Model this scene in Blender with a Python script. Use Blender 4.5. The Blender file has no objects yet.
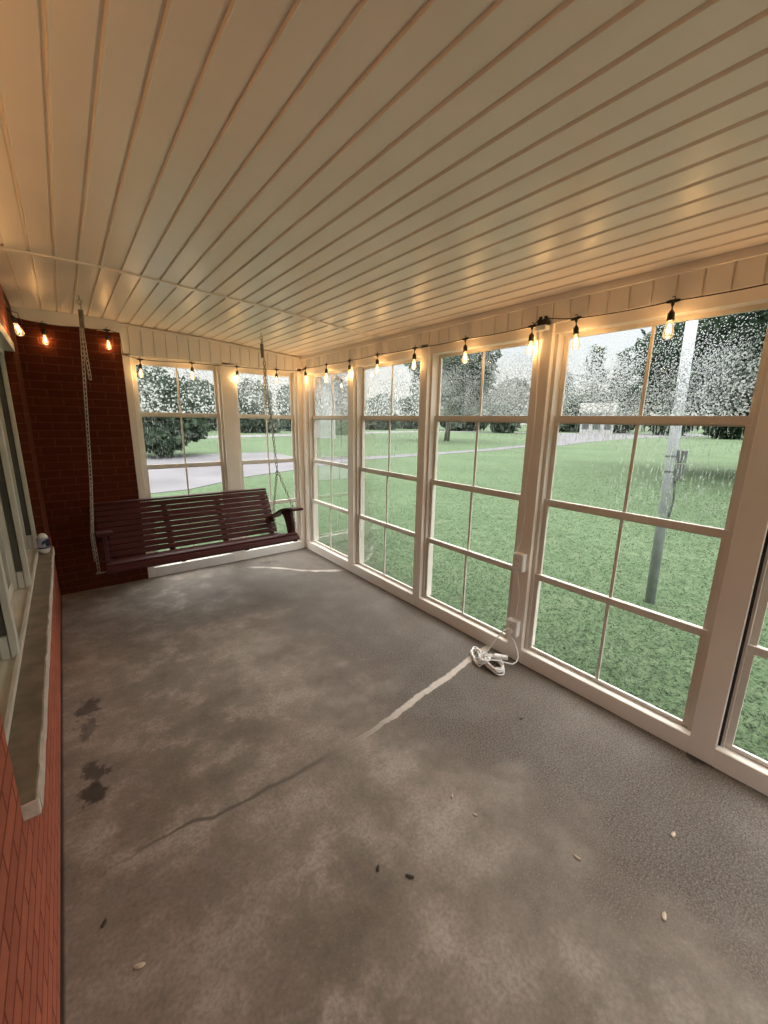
import bpy, bmesh, math, random
import numpy as np
from mathutils import Vector, Matrix

random.seed(7)
RNG = np.random.default_rng(7)
SC = bpy.context.scene
COL = SC.collection
PI = math.pi

# ------------------------------------------------------------------ camera, sky, exposure
CAM_P = (-2.2689, -4.4974, 1.5991)
RIGHT = (0.7893198, -0.6137799, 0.0157641)
DOWN = (-0.1230672, -0.1833139, -0.9753207)
FWD = (0.6015220, 0.7678999, -0.2202295)
cd = bpy.data.cameras.new('camera')
cd.sensor_fit = 'HORIZONTAL'
cd.sensor_width = 36.0
cd.lens = 404.26 / 768 * 36.0
cd.clip_start = 0.02
cd.clip_end = 2000
cam = bpy.data.objects.new('camera', cd)
COL.objects.link(cam)
cam.matrix_world = Matrix(((RIGHT[0], -DOWN[0], -FWD[0], CAM_P[0]),
                           (RIGHT[1], -DOWN[1], -FWD[1], CAM_P[1]),
                           (RIGHT[2], -DOWN[2], -FWD[2], CAM_P[2]),
                           (0, 0, 0, 1)))
SC.camera = cam

SKY_STRENGTH = 0.585
ZENITH = 9.0
EXPOSURE = 0.80
BULB_W = 0.62
FILAMENT = 13.0

SC.view_settings.view_transform = 'Standard'
SC.view_settings.look = 'None'
SC.view_settings.gamma = 1.0
SC.view_settings.use_curve_mapping = False
SC.view_settings.exposure = EXPOSURE
SC.cycles.max_bounces = 14
SC.cycles.diffuse_bounces = 7
SC.cycles.transparent_max_bounces = 24
SC.cycles.transmission_bounces = 10
SC.cycles.sample_clamp_indirect = 6.0
SC.cycles.use_denoising = True


class NT:
    """small helper round a node tree"""
    def __init__(self, tree):
        self.t = tree
        self.n = tree.nodes
        self.l = tree.links
        self.n.clear()

    def add(self, kind, **kw):
        nd = self.n.new(kind)
        for k, v in kw.items():
            setattr(nd, k, v)
        return nd

    def link(self, a, b):
        self.l.new(a, b)

    def put(self, sock, v):
        if hasattr(v, 'is_output') or isinstance(v, bpy.types.NodeSocket):
            self.l.new(v, sock)
        else:
            sock.default_value = v

    def math(self, op, a, b=0.0, c=None, clamp=False):
        nd = self.add('ShaderNodeMath', operation=op)
        nd.use_clamp = clamp
        self.put(nd.inputs[0], a)
        self.put(nd.inputs[1], b)
        if c is not None:
            self.put(nd.inputs[2], c)
        return nd.outputs[0]

    def mix(self, f, a, b, mode='MIX'):
        nd = self.add('ShaderNodeMix', data_type='RGBA', blend_type=mode)
        self.put(nd.inputs[0], f)
        self.put(nd.inputs[6], a if not isinstance(a, tuple) else (*a, 1)[:4])
        self.put(nd.inputs[7], b if not isinstance(b, tuple) else (*b, 1)[:4])
        return nd.outputs[2]

    def pos(self):
        return self.add('ShaderNodeNewGeometry').outputs['Position']

    def xyz(self, v):
        nd = self.add('ShaderNodeSeparateXYZ')
        self.put(nd.inputs[0], v)
        return nd.outputs

    def vec(self, x, y, z):
        nd = self.add('ShaderNodeCombineXYZ')
        for s, v in zip(nd.inputs, (x, y, z)):
            self.put(s, v)
        return nd.outputs[0]

    def noise(self, v, scale, detail=3.0, rough=0.5, out=0):
        nd = self.add('ShaderNodeTexNoise')
        self.put(nd.inputs['Vector'], v)
        nd.inputs['Scale'].default_value = scale
        nd.inputs['Detail'].default_value = detail
        nd.inputs['Roughness'].default_value = rough
        return nd.outputs[out]

    def ramp(self, f, stops, interp='LINEAR'):
        nd = self.add('ShaderNodeValToRGB')
        nd.color_ramp.interpolation = interp
        el = nd.color_ramp.elements
        while len(el) < len(stops):
            el.new(0.5)
        for e, (p, c) in zip(el, stops):
            e.position = p
            e.color = (*c, 1) if isinstance(c, tuple) else (c, c, c, 1)
        self.put(nd.inputs[0], f)
        return nd.outputs[0]

    def rng(self, v, a, b, c=0.0, d=1.0, smooth=False):
        nd = self.add('ShaderNodeMapRange')
        nd.interpolation_type = 'SMOOTHSTEP' if smooth else 'LINEAR'
        self.put(nd.inputs[0], v)
        for i, x in zip((1, 2, 3, 4), (a, b, c, d)):
            nd.inputs[i].default_value = x
        return nd.outputs[0]

    def curve(self, f, pts):
        nd = self.add('ShaderNodeFloatCurve')
        c = nd.mapping.curves[0]
        while len(c.points) < len(pts):
            c.points.new(0.5, 0.5)
        for p, (x, y) in zip(c.points, pts):
            p.location = (x, y)
            p.handle_type = 'AUTO'
        nd.mapping.update()
        self.put(nd.inputs['Value'], f)
        return nd.outputs[0]


def build_world():
    w = bpy.data.worlds.new('evening_sky')
    SC.world = w
    w.use_nodes = True
    t = NT(w.node_tree)
    gen = t.add('ShaderNodeTexCoord').outputs['Generated']
    x, y, z = t.xyz(gen)
    base = t.ramp(t.rng(z, -0.05, 1.0), [(0.0, (0.96, 0.88, 0.74)), (0.09, (1.0, 0.95, 0.85)),
                                         (0.20, (0.93, 0.965, 1.0)), (0.5, (1.0, 0.97, 0.93)), (1.0, (1.0, 0.965, 0.92))])
    zz = t.math('ADD', t.math('ABSOLUTE', z), 0.12)
    cl = t.noise(t.vec(t.math('DIVIDE', x, zz), t.math('DIVIDE', y, zz), 0.3), 1.3, 6.0, 0.55)
    col = t.mix(t.rng(cl, 0.45, 0.75, 0.0, 0.75), base, (1.0, 0.97, 0.92))
    col = t.mix(t.rng(cl, 0.42, 0.25, 0.0, 0.35), col, (0.55, 0.61, 0.70))
    bg = t.add('ShaderNodeBackground')
    t.put(bg.inputs[0], col)
    # an overcast sky: the zenith is several times brighter than the band above the trees
    k = t.rng(z, 0.20, 0.85, 1.0, ZENITH, True)
    t.put(bg.inputs[1], t.math('MULTIPLY', k, SKY_STRENGTH))
    out = t.add('ShaderNodeOutputWorld')
    t.link(bg.outputs[0], out.inputs[0])


build_world()


# ------------------------------------------------------------------ materials
def surf(t, bsdf):
    o = t.add('ShaderNodeOutputMaterial')
    t.link(bsdf, o.inputs[0])


def new_mat(name):
    m = bpy.data.materials.new(name)
    m.use_nodes = True
    return m, NT(m.node_tree)


def plain(name, col, rough=0.5, var=0.06, scale=6.0, metal=0.0, bump=0.0, bscale=60.0, spec=0.5):
    m, t = new_mat(name)
    p = t.pos()
    n = t.noise(p, scale, 4.0)
    a = tuple(min(1, c * (1 - var)) for c in col)
    b = tuple(min(1, c * (1 + var)) for c in col)
    bs = t.add('ShaderNodeBsdfPrincipled')
    t.put(bs.inputs['Base Color'], t.mix(t.rng(n, 0.3, 0.7), a, b))
    bs.inputs['Roughness'].default_value = rough
    bs.inputs['Metallic'].default_value = metal
    bs.inputs['Specular IOR Level'].default_value = spec
    if bump:
        bp = t.add('ShaderNodeBump')
        bp.inputs['Strength'].default_value = bump
        bp.inputs['Distance'].default_value = 0.004
        t.put(bp.inputs['Height'], t.noise(p, bscale, 4.0))
        t.link(bp.outputs[0], bs.inputs['Normal'])
    surf(t, bs.outputs[0])
    return m


def brick_mat(name, c1, c2, mortar):
    m, t = new_mat(name)
    x, y, z = t.xyz(t.pos())
    v = t.vec(t.math('ADD', x, y), t.math('ADD', z, 0.012), 0.0)
    wob = t.noise(v, 18.0, 2.0)
    br = t.add('ShaderNodeTexBrick')
    br.offset = 0.5
    t.put(br.inputs['Vector'], v)
    br.inputs['Color1'].default_value = (*c1, 1)
    br.inputs['Color2'].default_value = (*c2, 1)
    br.inputs['Mortar'].default_value = (*mortar, 1)
    br.inputs['Scale'].default_value = 1.0
    br.inputs['Mortar Size'].default_value = 0.0048
    br.inputs['Mortar Smooth'].default_value = 0.25
    br.inputs['Brick Width'].default_value = 0.203
    br.inputs['Row Height'].default_value = 0.0675
    col = t.mix(t.rng(wob, 0.3, 0.75, 0.0, 0.35), br.outputs[0], tuple(0.62 * q for q in c1))
    bs = t.add('ShaderNodeBsdfPrincipled')
    t.put(bs.inputs['Base Color'], col)
    bs.inputs['Roughness'].default_value = 0.8
    bs.inputs['Specular IOR Level'].default_value = 0.15
    bp = t.add('ShaderNodeBump')
    bp.inputs['Strength'].default_value = 0.9
    bp.inputs['Distance'].default_value = 0.008
    h = t.math('SUBTRACT', t.math('MULTIPLY', t.noise(v, 90.0, 3.0), 0.35), br.outputs[1])
    t.put(bp.inputs['Height'], h)
    t.link(bp.outputs[0], bs.inputs['Normal'])
    surf(t, bs.outputs[0])
    return m


def concrete_floor_mat():
    m, t = new_mat('stained_concrete')
    p = t.pos()
    x, y, z = t.xyz(p)
    big = t.noise(p, 0.9, 4.0, 0.55)
    mid = t.noise(p, 4.5, 6.0, 0.65)
    fine = t.noise(p, 75.0, 5.0, 0.78)
    grit = t.noise(p, 150.0, 3.0, 0.75)
    W_EDGE = 2.470
    col = t.mix(t.rng(big, 0.40, 0.60), (0.190, 0.158, 0.130), (0.295, 0.252, 0.215))
    col = t.mix(t.rng(mid, 0.50, 0.66, 0.0, 0.8), col, (0.40, 0.35, 0.305))
    col = t.mix(t.rng(mid, 0.48, 0.30, 0.0, 0.65), col, (0.125, 0.102, 0.083))
    col = t.mix(t.rng(fine, 0.42, 0.66, 0.0, 0.6), col, (0.115, 0.094, 0.078))
    col = t.mix(t.rng(grit, 0.58, 0.72, 0.0, 0.5), col, (0.50, 0.45, 0.40))
    # the strip along the glazed wall has worn down to darker aggregate
    zn = t.math('ADD', t.math('ADD', x, t.math('MULTIPLY', y, 0.10)), t.math('MULTIPLY', t.math('SUBTRACT', t.noise(p, 1.6, 4.0, 0.6), 0.5), 1.3))
    zf = t.rng(zn, -1.75, -1.0, 0.0, 1.0, True)
    worn = t.mix(t.rng(grit, 0.45, 0.72, 0.0, 0.8), t.mix(t.rng(fine, 0.4, 0.62), (0.055, 0.045, 0.038), (0.125, 0.106, 0.090)), (0.27, 0.235, 0.205))
    col = t.mix(t.math('MULTIPLY', zf, 0.9), col, worn)
    # open edge along the brick wall
    ed = t.math('ABSOLUTE', t.math('ADD', x, W_EDGE))
    col = t.mix(t.rng(ed, 0.012, 0.004, 0.0, 0.9), col, (0.03, 0.025, 0.02))
    # filled joint across the slab: a wavering line y = f(x)
    fx = t.rng(x, -2.5, 0.0)
    def u(xx): return (xx + 2.5) / 2.5
    pts = [(-2.5, -2.99), (-2.30, -2.995), (-2.08, -2.99), (-1.95, -3.024), (-1.784, -3.03), (-1.595, -3.036),
           (-1.43, -3.029), (-1.255, -3.033), (-1.08, -3.021), (-0.89, -2.994), (-0.683, -2.96), (-0.487, -2.943),
           (-0.175, -2.889), (0.0, -2.87)]
    yc = t.math('ADD', t.curve(fx, [(u(a), (b + 3.1) / 0.3) for a, b in pts]), 0.0)
    yc = t.math('SUBTRACT', t.math('MULTIPLY', yc, 0.3), 3.1)
    wob = t.math('MULTIPLY', t.math('SUBTRACT', t.noise(p, 9.0, 4.0, 0.6), 0.5), 0.045)
    dj = t.math('ABSOLUTE', t.math('ADD', t.math('SUBTRACT', y, yc), wob))
    wide = t.curve(fx, [(0, 0.10), (0.15, 0.16), (0.35, 0.30), (0.5, 0.42), (0.65, 0.55), (0.85, 0.62), (1, 0.6)])
    edge = t.math('DIVIDE', dj, t.math('MULTIPLY', wide, 0.045))
    pale = t.rng(edge, 1.0, 0.55, 0.0, 1.0, True)
    pale = t.math('MULTIPLY', pale, t.rng(x, -2.0, -0.9, 0.0, 1.0))
    jc = t.mix(t.noise(p, 30.0, 4.0), (0.42, 0.37, 0.33), (0.66, 0.60, 0.55))
    col = t.mix(t.math('MULTIPLY', pale, 0.92), col, jc)
    dark = t.math('MULTIPLY', t.rng(edge, 1.5, 0.3, 0.0, 0.85, True), t.rng(x, -0.9, -1.5, 0.0, 1.0))
    dark = t.math('MULTIPLY', dark, t.rng(x, -2.42, -2.1, 0.0, 1.0))
    col = t.mix(dark, col, (0.10, 0.083, 0.067))
    # caulked crack near the far corner
    f2 = t.rng(x, -0.85, 0.0)
    c2 = t.curve(f2, [(0.0, (-0.27 + 1) / 0.8), (0.3, (-0.47 + 1) / 0.8), (0.55, (-0.72 + 1) / 0.8), (0.85, (-0.90 + 1) / 0.8), (1, (-0.95 + 1) / 0.8)])
    y2 = t.math('SUBTRACT', t.math('MULTIPLY', c2, 0.8), 1.0)
    d2 = t.math('ABSOLUTE', t.math('ADD', t.math('SUBTRACT', y, y2), wob))
    m2 = t.math('MULTIPLY', t.rng(d2, 0.045, 0.012, 0.0, 0.75, True), t.math('MULTIPLY', t.rng(x, -0.86, -0.75), t.rng(x, -0.03, -0.12)))
    col = t.mix(t.math('MULTIPLY', m2, t.rng(mid, 0.35, 0.55, 0.3, 1.0)), col, (0.60, 0.55, 0.50))
    # dark blotches
    sn = t.math('MULTIPLY', t.math('SUBTRACT', t.noise(p, 13.0, 4.0, 0.7), 0.5), 0.26)
    def blot(cx, cy, r, k, sx=1.0, sy=1.0):
        dx = t.math('MULTIPLY', t.math('SUBTRACT', x, cx), sx)
        dy = t.math('MULTIPLY', t.math('SUBTRACT', y, cy), sy)
        d = t.math('SQRT', t.math('ADD', t.math('MULTIPLY', dx, dx), t.math('MULTIPLY', dy, dy)))
        return t.rng(t.math('ADD', d, sn), r, r * 0.45, 0.0, k, True)
    for b in ((-2.352, -1.93, 0.085, 0.8, 1.3, 0.75), (-2.36, -2.13, 0.075, 0.6, 1.3, 0.8), (-2.35, -2.46, 0.075, 0.8, 1.4, 0.8),
              (-2.36, -2.60, 0.075, 0.9, 1.3, 1.0), (-0.62, -0.25, 0.10, 0.55, 0.8, 1.5), (0.0, -4.13, 0.07, 0.95, 1.6, 0.9), (-1.55, -0.55, 0.3, 0.0)):
        if b[3] > 0:
            col = t.mix(blot(*b), col, (0.045, 0.036, 0.03))
    bs = t.add('ShaderNodeBsdfPrincipled')
    t.put(bs.inputs['Base Color'], col)
    t.put(bs.inputs['Roughness'], t.rng(mid, 0.3, 0.7, 0.75, 0.5))
    bs.inputs['Specular IOR Level'].default_value = 0.2
    bp = t.add('ShaderNodeBump')
    bp.inputs['Strength'].default_value = 0.4
    bp.inputs['Distance'].default_value = 0.0025
    t.put(bp.inputs['Height'], t.math('ADD', t.math('MULTIPLY', fine, 0.6), t.math('ADD', mid, t.math('MULTIPLY', pale, 0.6))))
    t.link(bp.outputs[0], bs.inputs['Normal'])
    surf(t, bs.outputs[0])
    return m


def glass_mat(name, wet=True, wet_top=1.0, cell=110.0, fres=0.38, WETW=0.75):
    """clear vinyl glazing, dew beads standing on the upper rows, runs of water below them"""
    m, t = new_mat(name)
    p = t.pos()
    x, y, z = t.xyz(p)
    tr = t.add('ShaderNodeBsdfTransparent')
    tr.inputs[0].default_value = (0.93, 0.955, 0.945, 1)
    gl = t.add('ShaderNodeBsdfGlossy')
    gl.inputs['Roughness'].default_value = 0.015
    lw = t.add('ShaderNodeLayerWeight')
    lw.inputs[0].default_value = 0.18
    mx = t.add('ShaderNodeMixShader')
    t.put(mx.inputs[0], t.math('MULTIPLY', lw.outputs['Fresnel'], fres))
    t.link(tr.outputs[0], mx.inputs[1])
    t.link(gl.outputs[0], mx.inputs[2])
    last = mx.outputs[0]
    if wet:
        beads = t.add('ShaderNodeTexVoronoi', feature='F1')
        t.put(beads.inputs['Vector'], p)
        beads.inputs['Scale'].default_value = cell
        big = t.noise(p, 3.2, 3.0)
        low = t.rng(z, 1.60, 1.63)
        sv = t.vec(x, y, t.math('MULTIPLY', z, 0.12))
        streak = t.noise(sv, 150.0, 2.0, 0.6)
        fine = t.noise(t.vec(x, y, t.math('MULTIPLY', z, 0.6)), 230.0, 2.0)
        dens = t.curve(t.rng(z, 0.0, 2.2), [(0, 0.05), (0.25, 0.08), (0.50, 0.12), (0.52, 0.30), (0.73, 0.40), (0.745, 0.66 * wet_top), (0.84, 0.60 * wet_top), (0.9, 0.46 * wet_top), (0.95, 0.32 * wet_top ** 3), (1, 0.28 * wet_top ** 3)])
        fac = t.math('MULTIPLY', dens, t.rng(big, 0.3, 0.65, 0.6, 1.25))
        pat = t.math('ADD', t.math('MULTIPLY', t.math('SUBTRACT', 1.0, beads.outputs[0]), low),
                     t.math('MULTIPLY', t.rng(streak, 0.3, 0.75), t.math('SUBTRACT', 1.0, low)))
        hgt = t.math('ADD', t.math('MULTIPLY', pat, 0.6), fine)
        bp = t.add('ShaderNodeBump')
        bp.inputs['Strength'].default_value = 1.0
        bp.inputs['Distance'].default_value = 0.0028
        t.put(bp.inputs['Height'], hgt)
        rf = t.add('ShaderNodeBsdfRefraction')
        rf.inputs['IOR'].default_value = 1.22
        rf.inputs['Roughness'].default_value = 0.06
        rf.inputs[0].default_value = (0.95, 0.97, 0.96, 1)
        t.link(bp.outputs[0], rf.inputs['Normal'])
        tl = t.add('ShaderNodeBsdfTranslucent')
        tl.inputs[0].default_value = (0.85, 0.9, 0.88, 1)
        dm = t.add('ShaderNodeMixShader')
        cr, cg, cb = t.xyz(beads.outputs['Color'])
        t.put(dm.inputs[0], t.math('MULTIPLY', t.rng(cr, 0.35, 0.95, 0.03, 0.62), t.math('MULTIPLY', t.math('ADD', 0.45, t.math('MULTIPLY', low, 0.55)), WETW)))
        t.link(rf.outputs[0], dm.inputs[1])
        t.link(tl.outputs[0], dm.inputs[2])
        sel = t.math('SUBTRACT', 1.0, fac)
        drop = t.rng(t.math('ADD', pat, t.math('MULTIPLY', t.math('SUBTRACT', fine, 0.5), 1.2)), 0.0, 1.0)
        mask = t.math('GREATER_THAN', drop, sel)
        fm = t.add('ShaderNodeMixShader')
        t.put(fm.inputs[0], t.math('MULTIPLY', mask, 0.85))
        t.link(last, fm.inputs[1])
        t.link(dm.outputs[0], fm.inputs[2])
        last = fm.outputs[0]
    surf(t, last)
    return m


def lawn_mat():
    m, t = new_mat('lawn_green')
    p = t.pos()
    a = t.noise(p, 0.25, 4.0)
    b = t.noise(p, 7.0, 5.0, 0.65)
    c = t.noise(p, 45.0, 3.0, 0.7)
    col = t.mix(t.rng(a, 0.35, 0.65), (0.050, 0.078, 0.041), (0.068, 0.100, 0.054))
    col = t.mix(t.rng(b, 0.45, 0.68, 0.0, 0.6), col, (0.105, 0.135, 0.082))
    col = t.mix(t.rng(b, 0.45, 0.25, 0.0, 0.5), col, (0.034, 0.058, 0.029))
    col = t.mix(t.rng(c, 0.55, 0.3, 0.0, 0.45), col, (0.026, 0.048, 0.026))
    bs = t.add('ShaderNodeBsdfPrincipled')
    t.put(bs.inputs['Base Color'], col)
    bs.inputs['Roughness'].default_value = 0.9
    bs.inputs['Specular IOR Level'].default_value = 0.1
    bp = t.add('ShaderNodeBump')
    bp.inputs['Strength'].default_value = 0.8
    bp.inputs['Distance'].default_value = 0.03
    t.put(bp.inputs['Height'], c)
    t.link(bp.outputs[0], bs.inputs['Normal'])
    surf(t, bs.outputs[0])
    return m


def leaf_mat(name, c1, c2, trans=0.35):
    m, t = new_mat(name)
    g = t.add('ShaderNodeNewGeometry')
    col = t.mix(g.outputs['Random Per Island'], c1, c2)
    d = t.add('ShaderNodeBsdfDiffuse')
    t.put(d.inputs[0], col)
    tl = t.add('ShaderNodeBsdfTranslucent')
    t.put(tl.inputs[0], col)
    mx = t.add('ShaderNodeMixShader')
    mx.inputs[0].default_value = trans
    t.link(d.outputs[0], mx.inputs[1])
    t.link(tl.outputs[0], mx.inputs[2])
    surf(t, mx.outputs[0])
    return m


def bulb_glass_mat():
    m, t = new_mat('bulb_glass')
    tr = t.add('ShaderNodeBsdfTransparent')
    tr.inputs[0].default_value = (1.0, 0.95, 0.86, 1)
    gl = t.add('ShaderNodeBsdfGlossy')
    gl.inputs['Roughness'].default_value = 0.03
    lw = t.add('ShaderNodeLayerWeight')
    lw.inputs[0].default_value = 0.35
    mx = t.add('ShaderNodeMixShader')
    t.put(mx.inputs[0], t.math('MULTIPLY', lw.outputs['Fresnel'], 0.7))
    t.link(tr.outputs[0], mx.inputs[1])
    t.link(gl.outputs[0], mx.inputs[2])
    em = t.add('ShaderNodeEmission')
    em.inputs[0].default_value = (1.0, 0.62, 0.25, 1)
    em.inputs[1].default_value = 0.13
    ad = t.add('ShaderNodeAddShader')
    t.link(mx.outputs[0], ad.inputs[0])
    t.link(em.outputs[0], ad.inputs[1])
    surf(t, ad.outputs[0])
    return m


def emit_mat(name, col, s):
    m, t = new_mat(name)
    em = t.add('ShaderNodeEmission')
    em.inputs[0].default_value = (*col, 1)
    em.inputs[1].default_value = s
    surf(t, em.outputs[0])
    return m


def wood_mat():
    m, t = new_mat('stained_swing_wood')
    tc = t.add('ShaderNodeTexCoord').outputs['Object']
    x, y, z = t.xyz(tc)
    v = t.vec(t.math('MULTIPLY', x, 0.08), y, z)
    g = t.noise(v, 60.0, 5.0, 0.6)
    b = t.noise(tc, 2.0, 2.0)
    col = t.mix(t.rng(g, 0.3, 0.7), (0.042, 0.0065, 0.008), (0.072, 0.0125, 0.014))
    col = t.mix(t.rng(b, 0.4, 0.7, 0.0, 0.4), col, (0.055, 0.011, 0.013))
    bs = t.add('ShaderNodeBsdfPrincipled')
    t.put(bs.inputs['Base Color'], col)
    bs.inputs['Roughness'].default_value = 0.5
    bs.inputs['Specular IOR Level'].default_value = 0.28
    surf(t, bs.outputs[0])
    return m


M = dict(
    brick=brick_mat('red_brick', (0.38, 0.11, 0.068), (0.46, 0.138, 0.084), (0.20, 0.045, 0.028)),
    brickdark=brick_mat('dark_brown_brick', (0.085, 0.016, 0.005), (0.104, 0.021, 0.007), (0.135, 0.046, 0.024)),  # same bond as the red brick in darker colours, for far wall and pier
    concrete=concrete_floor_mat(),
    vinyl=plain('cream_vinyl', (0.83, 0.785, 0.725), 0.42, 0.03, 3.0),
    ceiling=plain('ceiling_vinyl', (0.86, 0.785, 0.695), 0.34, 0.04, 2.0),
    frame=plain('window_vinyl', (0.67, 0.635, 0.58), 0.38, 0.03, 5.0),
    white=plain('white_plastic', (0.80, 0.79, 0.77), 0.35, 0.02),
    housewin=plain('old_white_paint', (0.62, 0.61, 0.56), 0.5, 0.08, 9.0),
    track=plain('shaded_track', (0.10, 0.10, 0.09), 0.7, 0.2),
    stone=plain('limestone_ledge', (0.20, 0.165, 0.125), 0.8, 0.22, 14.0, bump=0.4),
    mortar=plain('pale_mortar', (0.52, 0.47, 0.42), 0.9, 0.15, 30.0, bump=0.6),
    wood=wood_mat(),
    chain=plain('zinc_chain', (0.42, 0.39, 0.35), 0.42, 0.15, 30.0, metal=0.6),
    spring=plain('weathered_spring', (0.25, 0.23, 0.19), 0.5, 0.2, 40.0, metal=0.6),
    black=plain('black_rubber', (0.012, 0.011, 0.011), 0.5, 0.1),
    bulb=bulb_glass_mat(),
    filament=emit_mat('glowing_filament', (1.0, 0.52, 0.16), FILAMENT),
    glass=glass_mat('wet_glazing'),
    glassmid=glass_mat('wet_glazing_coarse', True, 1.0, 85.0, WETW=1.0),
    glassdry=glass_mat('dry_glazing', False),
    glasshouse=glass_mat('house_glazing', False, fres=0.14),
    glassfar=glass_mat('dewy_glazing', True, 1.15, 60.0, WETW=1.1),
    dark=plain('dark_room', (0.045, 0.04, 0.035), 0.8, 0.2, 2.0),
    lawn=lawn_mat(),
    blade=leaf_mat('grass_blade', (0.046, 0.072, 0.041), (0.105, 0.138, 0.092), 0.4),
    drive=plain('driveway_concrete', (0.112, 0.109, 0.120), 0.95, 0.14, 0.6, bump=0.3, spec=0.05),
    asphalt=plain('pale_asphalt', (0.135, 0.133, 0.137), 0.95, 0.08, 0.5, spec=0.05),
    bark=plain('grey_bark', (0.10, 0.085, 0.07), 0.9, 0.3, 8.0, bump=0.5, bscale=20.0),
    pole=plain('galvanised_pole', (0.31, 0.33, 0.36), 0.5, 0.12, 9.0, metal=0.2),
    meter=plain('dark_grey_metal', (0.06, 0.065, 0.07), 0.5, 0.15),
    leafa=leaf_mat('leaf_mid_green', (0.034, 0.056, 0.033), (0.072, 0.10, 0.06)),
    leafb=leaf_mat('leaf_dark_green', (0.018, 0.033, 0.021), (0.048, 0.07, 0.044)),
    leafc=leaf_mat('leaf_grey_green', (0.060, 0.078, 0.062), (0.105, 0.13, 0.10)),
    needle=leaf_mat('needle_green', (0.045, 0.066, 0.052), (0.085, 0.11, 0.085), 0.2),
    siding=plain('pale_siding', (0.32, 0.325, 0.33), 0.7, 0.05),
    roofing=plain('grey_shingle', (0.17, 0.165, 0.16), 0.9, 0.15, 5.0),
    navy=plain('navy_plastic', (0.012, 0.018, 0.06), 0.3, 0.1),
    lav=plain('pale_lavender_plastic', (0.42, 0.44, 0.58), 0.35, 0.05),
    dry=plain('dry_leaf', (0.55, 0.47, 0.36), 0.8, 0.25, 60.0),
    dryd=plain('dark_dry_leaf', (0.05, 0.035, 0.025), 0.8, 0.25, 60.0),
)


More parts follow.
